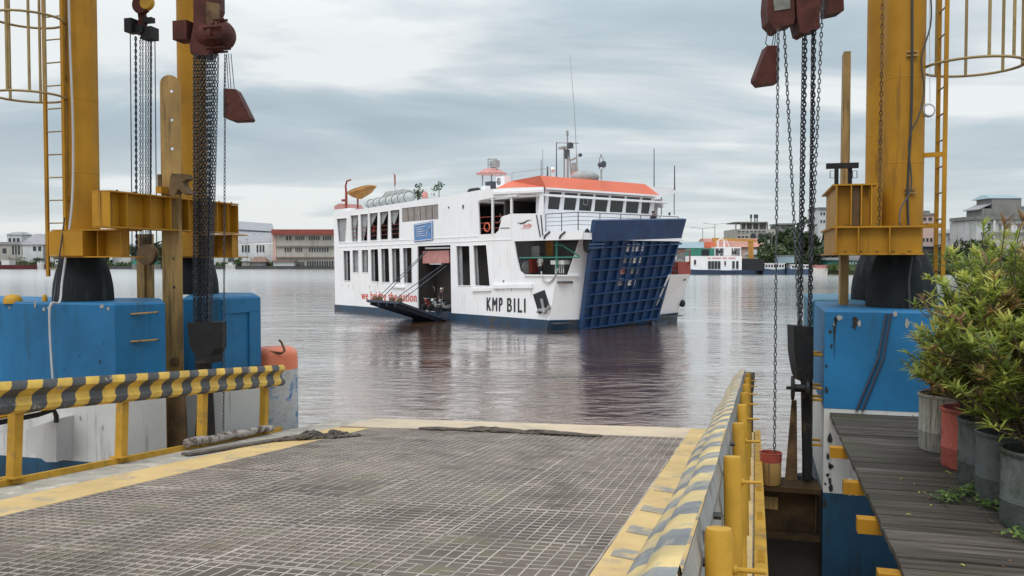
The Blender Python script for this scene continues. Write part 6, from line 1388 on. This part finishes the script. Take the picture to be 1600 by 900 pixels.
b = B(); b.box(V((P(429, 400, 386).x, 391, (P(0, 366, 386).z + 1.3) / 2)), ((P(432, 0, 386) - P(426, 0, 386)).x - .05, 10, P(0, 366, 386).z - 1.3)); b.build('stair_tower', 'far_pink', t)
for y_ in (384, 401.5): slabx(t, 431, 533, y_, y_ + 1.3, 385.6, 1, 'roof_rust' if y_ > 390 else 'far_grey', 'ledge', .5)
win_row(t, 446, 456, 369, 375.5, 386, 2); win_row(t, 461, 476, 369, 375.5, 386, 5); win_row(t, 482, 500, 369, 375.5, 386, 5); win_row(t, 504, 518, 369, 375.5, 386, 4)
win_row(t, 444, 456, 387, 394, 386, 3); win_row(t, 461, 473, 387, 394, 386, 4); win_row(t, 482, 514, 387, 394, 386, 8)
win_row(t, 461, 476, 409, 417, 386, 5, gap=.3); win_row(t, 479, 525, 408, 418.5, 386, 12, gap=.3)
t = bld('shack', 'low pale lean-to at the water below the red roofed block', 427, 459, 409, 381, 4, 'far_white', 'shed'); slabx(t, 425, 461, 407, 409.5, 381, 4, 'roof_rust', 'roof')
t = bld('shack', 'dim round roofed shack on the bank below the warehouse', 392, 415, 408, 382, 5, 'far_grey', 'shed'); hip(t, 390, 418, 401, 409, 382, 5, 'roof_rust')
t = bld('shack', 'small grey shed under the lower left girder', 378, 391, 407, 383, 4, 'far_cream', 'shed'); hip(t, 376, 393, 402, 408, 383, 4, 'roof_grey')
qy = B(); a, c = P(-60, 417.5, 378), P(560, 416.5, 378); qy.box(V(((a.x + c.x) / 2, 381, .55)), (c.x - a.x, 6, 1.3)); o = qy.build('quay_wall', 'far_dark', None, V(((a.x + c.x) / 2, 381, 0))); tag(o, 'dark low timber quay along the left far bank', 'quay')
def hullmesh(x0, x1, yt, Y, m_, wid=4, bow=1, parent=None, nm='hull', draft=.6, fine=.12):
    a, c = P(x0, yt, Y), P(x1, yt, Y); Ln = c.x - a.x; zt_ = a.z; b = B(); st = [(0, .75), (.08, .95), (.5, 1), (1 - fine, .85), (1, .1)]
    if bow < 0: st = [(1 - f, w_) for f, w_ in st][::-1]
    vs = []
    for f, w_ in st:
        x = a.x + Ln * f; rise = .35 * ((f - .5) * 2) ** 4
        for yy, z in ((-w_ * wid / 2, zt_ + rise), (-w_ * wid * .4, -draft), (w_ * wid * .4, -draft), (w_ * wid / 2, zt_ + rise)): vs.append((x, Y + wid / 2 + yy, z))
    n = len(st); fs = [(i * 4 + k, (i + 1) * 4 + k, (i + 1) * 4 + (k + 1) % 4, i * 4 + (k + 1) % 4) for i in range(n - 1) for k in range(4)] + [(0, 1, 2, 3), tuple((n - 1) * 4 + k for k in range(4))]
    b.add(vs, fs); return b.build(nm, m_, parent)
def boat(name, label, x0, x1, yt, Y, m_, cabins, wid=4, bow=1, group=None, cat='boat'):
    c = P((x0 + x1) / 2, yt, Y); t_ = thing(name, label, cat, V((c.x, Y + wid / 2, 0)), group); hullmesh(x0, x1, yt, Y, m_, wid, bow, t_)
    for (a0, a1, y0, y1, mm_, nwin) in cabins:
        p, q = P(a0, y0, Y + .5), P(a1, y1, Y + .5); b = B(); b.box(V(((p.x + q.x) / 2, Y + wid / 2, (p.z + q.z) / 2)), (q.x - p.x, wid - 1, p.z - q.z)); cb_ = b.build('cabin', mm_, t_)
        b = B(); b.box(V(((p.x + q.x) / 2, Y + wid / 2, p.z + .06)), (q.x - p.x + .5, wid - .6, .12)); b.build('cabin_roof', mm_, t_)
        if nwin: win_row(t_, a0 + .5, a1 - .5, y0 + (y1 - y0) * .2, y0 + (y1 - y0) * .65, Y + .5, nwin, 'far_glass', mm_, .3)
    return t_
boat('barge', 'long low maroon barge moored at the far left bank', -60, 66, 414, 371, 'barge_red', [(2, 14, 405.5, 414, 'far_white', 0)], 6, cat='barge')
boat('small_boat', 'small white boat beside the maroon barge', 57, 66, 411, 372, 'far_white', [(59, 64, 408, 411, 'far_white', 1)], 3, 1, 'small craft on the far bank')
boat('small_boat', 'white cabin boat seen between the left ladder rails', 84, 100, 413, 373, 'far_grey', [(86, 96, 405.5, 413, 'far_white', 2)], 3, 1, 'small craft on the far bank')
boat('small_boat', 'green roofed boat seen below the left girder beside the sheave', 205, 248, 414, 375, 'far_grey', [(207, 222, 407, 413, 'green_paint', 0), (226, 243, 405, 413, 'green_paint', 0)], 4, 1, 'small craft on the far bank')
boat('small_boat', 'white speedboat seen right of the left tower', 352, 366, 414, 376, 'far_white', [(356, 362, 410, 414, 'far_white', 0)], 3, 1, 'small craft on the far bank')
# foliage on the left bank
def ltree(x, yt, Y, r, label, seed, m_='leaf_far', sc_=(1, 1, .85), n=650, name='bank_tree'):
    p = P(x, yt, Y); tree(name, label, V((p.x, Y, 1.3)), p.z - 1.3, r, n, r * .13, m_, seed, 'trees on the far bank', sc_, .25)
ltree(20, 403, 388, 2.2, 'low round bush left of the barge cabin', 41, 'leaf_far_light', (2.4, 1, .6)); ltree(58, 402, 389, 2.0, 'low bush before the gable roofed house', 42, 'leaf_far', (2.2, 1, .6))
ltree(95, 400, 389, 2.0, 'dark bush behind the white cabin boat', 43, 'leaf_far', (1.5, 1, .7))
ltree(212, 378, 392, 5.5, 'dark tree behind the sheave of the left tower', 44); ltree(240, 374, 396, 6, 'taller dark tree between the left steel plates', 45); ltree(262, 384, 392, 4.5, 'lower tree beside the left locking plate', 46)
ltree(372, 400, 385, 2.2, 'small tree before the warehouse wall', 47, 'leaf_far_light')
ltree(160, 385, 392, 4.5, 'tree hidden partly by the near left column', 48); ltree(300, 392, 390, 4, 'tree behind the left chains', 49)
# right bank
t = bld('concrete_block', 'large cream building with arched windows and roof antennas on the right bank', 1149, 1212, 358, 330, 18, 'far_cream')
slabx(t, 1149, 1199, 346.5, 348.5, 330, 14, 'far_grey', 'roof_slab', .3)
b = B()
for x0 in (1150, 1158, 1166, 1176, 1186, 1198): p, q = P(x0, 348, 330.3), P(x0, 358, 330.3); b.box((p + q) / 2 + V((0, .3, 0)), (.5, .5, p.z - q.z))
b.build('roof_posts', 'far_cream', t)
p, q = P(1161, 349, 334), P(1198, 358, 334); b = B(); b.box((p + q) / 2, (q.x - p.x, 4, p.z - q.z)); b.build('penthouse', 'far_grey', t)
for x0 in (1173.5, 1179.5, 1183): 
    b = B(); p, q = P(x0, 335, 332), P(x0, 347, 332); b.tube([q, p], .22, 6); b.box(P(x0, 338, 332), (.7, .5, 1.4)); b.build('antenna', 'far_dark', t)
for x0 in (1177, 1188.5, 1198):
    c = P(x0, 369, 329.9); b = B(); vs = [c + V((math.cos(a) * 1.1, 0, math.sin(a) * 1.1)) for a in [PI * k / 8 for k in range(9)]] + [c + V((-1.1, 0, -1)), c + V((1.1, 0, -1))]; b.prism(vs, (0, .15, 0)); b.build('arched_window', 'far_glass', t)
win_row(t, 1152, 1170, 369, 372, 329.9, 3); win_row(t, 1152, 1196, 361, 363, 329.9, 7)
t = bld('concrete_block', 'grey flat topped building above the right trees', 1218, 1242, 352, 330, 12, 'far_grey'); slabx(t, 1216, 1244, 349, 351.5, 330, 12, 'far_grey', 'roof'); win_row(t, 1220, 1240, 354, 358, 330, 3)
t = bld('white_tower', 'tall narrow pale tower block behind the right chains', 1279, 1292, 326, 330, 12, 'far_white', 'tower'); slabx(t, 1278, 1300, 324, 326.5, 330, 12, 'far_grey', 'parapet'); win_row(t, 1281, 1290, 332, 336, 330, 2); win_row(t, 1281, 1290, 344, 348, 330, 2)
t = bld('red_house', 'long building with faded red roof behind the moored ferry', 1105, 1192, 385, 290, 16, 'far_pink'); hip(t, 1100, 1196, 372, 386, 290, 16, 'roof_pink', inset_=.05)
t = bld('blue_shed', 'blue grey shed roof just right of the blue bow ramp', 1060, 1108, 387, 285, 12, 'far_grey', 'shed'); hip(t, 1056, 1110, 377.5, 387.5, 285, 12, 'roof_blue', inset_=.02)
t = bld('far_house', 'small house with grey gable roof beside the orange gantry', 1175, 1200, 397, 275, 8, 'far_white', 'house'); hip(t, 1172, 1204, 390, 398, 275, 8, 'roof_grey')
for i, (x0, yt, lab) in enumerate(((1098, 357, 'shorter double arm street lamp above the blue grey shed'), (1117, 350.5, 'taller double arm street lamp behind the orange gantry'))):
    p = P(x0, yt, 300); t = thing('street_lamp', lab, 'street lamp', V((p.x, 300, 1.3)), 'double arm street lamps on the right bank')
    b = B(); b.tube([V((p.x, 300, 1.3)), p], .13, 6); b.build('pole', 'ship_grey', t)
    for s_ in (-1, 1):
        b = B(); b.tube([p, p + V((s_ * 3.3, 0, .35))], .08, 5); b.box(p + V((s_ * 3.6, 0, .35)), (.9, .35, .16)); b.build('lamp_arm', 'ship_grey', t)
t = thing('gantry', 'orange steel gantry frame over the moored ferry stern', 'gantry', P(1148, 425, 246))
b = B(); b.beam(P(1113, 373.5, 246), P(1181, 376, 246), .8, .7); b.build('beam', 'gantry_yellow', t)
for x0, x1, y1 in ((1116, 1116, 420), (1175, 1175, 420), (1171, 1171, 420)):
    b = B(); b.beam(P(x0, 374, 246), P(x1, y1, 246), .7 if x0 != 1171 else .4, .7, WA); b.build('leg', 'gantry_yellow', t)
b = B(); b.box(P(1108, 383, 246), (2.6, 1.5, 1.8)); b.build('cab', 'ship_orange', t)
t = boat('ferry', 'smaller white ferry with green upper deck and dark ramp moored across the river', 1078, 1194, 422.5, 240, 'boat_blue', [], 9, cat='ferry')
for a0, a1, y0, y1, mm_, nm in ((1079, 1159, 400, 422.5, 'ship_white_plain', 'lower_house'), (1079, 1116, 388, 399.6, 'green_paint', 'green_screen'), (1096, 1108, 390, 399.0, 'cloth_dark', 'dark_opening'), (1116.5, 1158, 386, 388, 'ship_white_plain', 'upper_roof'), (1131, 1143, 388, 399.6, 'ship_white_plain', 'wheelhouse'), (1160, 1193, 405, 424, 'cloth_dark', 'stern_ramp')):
    p, q = P(a0, y0, 241), P(a1, y1, 241); b = B()
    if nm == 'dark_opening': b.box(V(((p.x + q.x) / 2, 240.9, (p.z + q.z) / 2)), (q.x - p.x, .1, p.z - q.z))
    elif nm == 'stern_ramp': b.prism([P(1160, 422, 241), P(1192, 423, 241), P(1195, 405, 241), P(1163, 404, 241)], (0, 6.5, 0))
    else: b.box(V(((p.x + q.x) / 2, 244.6, (p.z + q.z) / 2)), (q.x - p.x, 7.2, p.z - q.z))
    b.build(nm, mm_, t)
for x0 in (1117, 1124, 1146, 1157):
    b = B(); b.beam(P(x0, 388, 241.2), P(x0, 400, 241.2), .2, .25, WA); b.build('post', 'ship_white_plain', t)
b = B(); p, q = P(1118, 390, 244), P(1156, 399, 244); b.box((p + q) / 2, (q.x - p.x, .2, p.z - q.z)); b.build('screen', 'ship_grey', t)
win_row(t, 1083.5, 1088.5, 406, 413.5, 240.95, 1, frame='ship_white_plain'); win_row(t, 1106, 1126, 408, 420.5, 240.95, 4, frame='ship_white_plain', gap=.12); win_row(t, 1131, 1135, 408, 414.5, 240.95, 1, frame='ship_white_plain'); win_row(t, 1143, 1155, 408, 420, 240.95, 2, frame='ship_white_plain'); win_row(t, 1121, 1127, 391, 396.5, 241.0, 1, frame='ship_white_plain'); win_row(t, 1143.5, 1151, 392, 398, 241.0, 2, frame='ship_white_plain')
b = B()
for k, x0 in enumerate([1107 + 2.3 * i for i in range(19)]):
    if k in (2, 9, 13): continue
    b.box(P(x0, 403.3, 240.93), (.28, .03, .32))
b.build('name_marks', 'text_red', t)
b = B(); b.tube([P(1122, 386, 243), P(1122, 376, 243), P(1126, 373, 243), P(1131, 375, 243), P(1132, 386, 243)], .15, 6); b.tube([P(1140, 386, 243), P(1135, 374, 243), P(1130, 384, 243)], .1, 5); b.build('mast', 'ship_white_plain', t)
boat('small_boat', 'white passenger boat with blue roof behind the right chains', 1193, 1231, 421, 241, 'boat_blue', [(1195, 1226, 412, 421, 'ship_white_plain', 7), (1217, 1241, 400, 411, 'roof_blue', 0)], 4, 1, 'small craft on the far bank')
boat('small_boat', 'low white cabin boat between the right chains', 1232, 1268, 421, 240, 'boat_blue', [(1236, 1264, 414, 421, 'ship_white_plain', 5)], 4, 1, 'small craft on the far bank')
boat('small_boat', 'red and white striped boat right of the chains', 1272, 1297, 420, 240, 'cloth_white', [(1274, 1293, 415, 420, 'pink_paint', 0)], 4, 1, 'small craft on the far bank')
t = bld('green_shed', 'green sheet metal shed below the right yellow girder', 1294, 1350, 407, 246, 6, 'green_paint', 'shed'); slabx(t, 1290, 1352, 402.5, 406.5, 246, 6, 'roof_grey', 'roof'); win_row(t, 1326, 1348, 409, 420, 246, 5, 'far_white', 'far_white')
t = bld('pink_building', 'pale pink building seen right of the right tower', 1434, 1461, 335, 270, 14, 'far_pink'); slabx(t, 1436, 1461, 333, 335.5, 270, 14, 'far_grey', 'parapet', .4); win_row(t, 1440, 1458, 340, 345, 270, 2); win_row(t, 1440, 1458, 372, 378, 270, 3); 
for x0 in (1441, 1446, 1450): 
    b = B(); b.box(P(x0, 331.5, 272), (.8, .8, .9)); b.build('roof_tank', 'far_grey', t)
t = bld('dark_shed', 'dark shed beneath the pink building', 1436, 1470, 385, 262, 8, 'far_dark', 'shed'); slabx(t, 1434, 1472, 383, 385.3, 262, 8, 'roof_grey', 'roof')
t = bld('white_house', 'pale house with grey roof left of the concrete tower house', 1477, 1508, 364, 280, 10, 'far_white', 'house'); hip(t, 1475, 1512, 357.5, 364.5, 280, 10, 'roof_grey', inset_=.3); win_row(t, 1481, 1506, 371, 376, 280, 3); slabx(t, 1504, 1520, 360, 362, 280, 8, 'roof_rust', 'side_roof'); slabx(t, 1470, 1512, 384, 387, 279.5, 3, 'roof_blue', 'porch')
b = B(); p, q = P(1505, 362, 281), P(1518, 395, 281); b.box((p + q) / 2 + V((0, 3, 0)), (q.x - p.x, 6, p.z - q.z)); b.build('annex', 'far_grey', t)
t = bld('tower_house', 'tall grey concrete house with stepped roofs at the right picture edge', 1526, 1640, 344, 262, 16, 'far_white', 'building')
slabx(t, 1523, 1640, 337.5, 343.5, 262, 16, 'far_grey', 'balcony_band', 1.0)
for a0, a1, y0, y1 in ((1533, 1549, 326, 337.3), (1549.2, 1594, 309.5, 337.3), (1594.2, 1640, 325, 337.3)):
    p, q = P(a0, y0, 264), P(a1, y1, 264); b = B(); b.box((p + q) / 2 + V((0, 4, 0)), (q.x - p.x, 9, p.z - q.z)); b.build('upper_block', 'far_grey', t)
hip(t, 1544, 1597, 303, 310, 264, 10, 'roof_blue', inset_=.12); 
b = B(); b.prism([P(1529, 326.5, 263.6), P(1549, 317.5, 263.6), P(1549, 319, 263.6), P(1529, 328, 263.6)], (0, 9, 0)); b.build('lean_roof', 'roof_grey', t)
slabx(t, 1594, 1640, 322, 324.5, 264, 9, 'roof_grey', 'side_roof')
slabx(t, 1534, 1640, 363, 366, 261.5, 1.5, 'far_grey', 'ledge'); win_row(t, 1542, 1549, 349, 361, 262, 1); win_row(t, 1559, 1581, 349, 361, 262, 3, 'far_grey'); win_row(t, 1588, 1612, 349, 361, 262, 3, 'far_grey')
slabx(t, 1551, 1553.5, 344, 372, 261.6, .5, 'far_white', 'column', .4)
for i, (x, yt, Y, r, m_, sc_, lab) in enumerate(((1212, 366, 262, 5.5, 'leaf_far', (1, 1, .85), 'broad green tree left of the right chains'), (1232, 352, 270, 6.2, 'leaf_far', (1, 1, .9), 'tall tree behind the bucket chain'), (1252, 357, 264, 6.0, 'leaf_far', (1, 1, .95), 'full tree between the right chains'),
        (1276, 360, 266, 6.0, 'leaf_far', (1, 1, .95), 'dark tree right of the black chains'), (1300, 372, 262, 5.0, 'leaf_far', (1, 1, .9), 'tree partly behind the yellow girder'), (1198, 384, 256, 3.2, 'leaf_far_light', (1.2, 1, .8), 'small light tree beside the cream building'), (1222, 380, 252, 4.4, 'leaf_far_light', (1.1, 1, .8), 'paler tree in front of the right tree group'), (1264, 384, 252, 4.2, 'leaf_far', (1.1, 1, .8), 'low tree behind the white passenger boat'),
        (1495, 384, 262, 4.0, 'leaf_far', (1.6, 1, .8), 'dark tree below the pale house'), (1521, 366, 258, 5.0, 'leaf_far', (1, 1, .95), 'layered dark tree left of the concrete tower house'), (1545, 378, 256, 4.5, 'leaf_far', (1.5, 1, .8), 'dark tree beneath the concrete tower house'), (1465, 402, 248, 3.0, 'leaf_far_light', (2.0, 1, .6), 'low bank bush beside the right ladder'), (1585, 380, 258, 5.0, 'leaf_far', (1.5, 1, .8), 'tree behind the croton tops at right'))):
    ltree(x, yt, Y, r, lab, 60 + i, m_, sc_, 900)
gb = B()
rnd = random.Random(9)
for x0, x1, Y0, n in ((-90, 90, 387, 900), (90, 430, 384, 700), (1430, 1620, 240, 900), (1290, 1430, 240, 300)):
    for i in range(n):
        x = rnd.uniform(x0, x1); p = P(x, 405, Y0 + rnd.uniform(-1, 4)); p.z = 1.2; h = rnd.uniform(.5, 2.2); w = rnd.uniform(.3, .9); a = rnd.uniform(0, 3.14); e = V((math.cos(a), math.sin(a), 0)) * w
        gb.add([p - e, p + e, p + e * .5 + V((rnd.gauss(0, .3), 0, h)), p - e * .6 + V((rnd.gauss(0, .3), 0, h * .8))], [(0, 1, 2, 3)], [V((rnd.random(), 0, 0))] * 4)
tag(gb.build('bank_grass', 'leaf_far_light'), kind='stuff')
wd_ = B(); rnd = random.Random(21)
def far_wood(x0, x1, Y0, n, hmax):
    for i in range(n):
        x = rnd.uniform(x0, x1); Yq = Y0 + rnd.uniform(-4, 6); hq = hmax * (.45 + .3 * math.sin(x * .11) + .25 * math.sin(x * .31 + 2)) * rnd.random() ** .5
        p = P(x, 405, Yq); p.z = 1.2 + max(.3, hq); a = V((rnd.gauss(0, 1), rnd.gauss(0, 1), rnd.gauss(0, 1))).normalized(); e = a.orthogonal().normalized(); f = a.cross(e); s_ = rnd.uniform(.25, .7)
        wd_.add([p - e * s_, p + f * s_ * .6, p + e * s_, p - f * s_ * .6], [(0, 1, 2, 3)], [V((min(1, max(0, .35 + .3 * math.sin(x * .2) + rnd.gauss(0, .2))), 0, 0))] * 4)
far_wood(-80, 130, 404, 1600, 5.0); far_wood(130, 430, 402, 2200, 6.5); far_wood(1090, 1330, 318, 1600, 6.0); far_wood(1430, 1640, 300, 1400, 6.5); far_wood(1455, 1640, 252, 1200, 3.5)
tag(wd_.build('bank_wood', 'leaf_far'), kind='stuff')
for i, (x, yt, Y, lab) in enumerate(((26, 372, 383, 'thin utility pole before the long low house'), (120, 372, 385, 'thin utility pole hidden by the left column'), (386, 372, 383, 'thin utility pole before the grey roofed warehouse'), (1206, 362, 255, 'thin utility pole left of the right tree group'), (1474, 352, 255, 'thin utility pole right of the caged ladder'), (1517, 345, 256, 'thin utility pole beside the concrete tower house'))):
    p = P(x, yt, Y); b = B(); b.tube([V((p.x, Y, 1.2)), p], .11, 5); b.box(p - ZV * .6, (1.6, .12, .12)); o = b.build('utility_pole', 'far_grey', None, V((p.x, Y, 1.2))); tag(o, lab, 'utility pole', 'utility poles on the far bank')
for i, (x0, x1, yt, yr, Y, wl_, rf, lab) in enumerate(((108, 140, 384, 377, 396, 'far_cream', 'roof_rust', 'cream house with rusty roof behind the near left column'), (176, 204, 386, 380, 397, 'far_white', 'roof_grey', 'white house behind the lower left girder'), (250, 286, 385, 378, 399, 'far_grey', 'roof_rust', 'grey house with rusty roof behind the left locking plate'), (318, 356, 383, 376, 398, 'far_white', 'roof_grey', 'pale house left of the grey roofed warehouse'),
      (1194, 1214, 392, 386, 282, 'far_cream', 'roof_rust', 'cream shop house left of the bucket chain'), (1240, 1262, 388, 381, 290, 'far_white', 'roof_blue', 'white house with blue roof among the right trees'), (1300, 1345, 384, 377, 300, 'far_cream', 'roof_rust', 'cream house behind the lower right girder'))):
    t = bld('house', lab, x0, x1, yt, Y, 9, wl_, 'house'); hip(t, x0 - 2, x1 + 2, yr, yt + .6, Y, 9, rf); win_row(t, x0 + 3, x1 - 3, yt + 4, yt + 10, Y, 4)
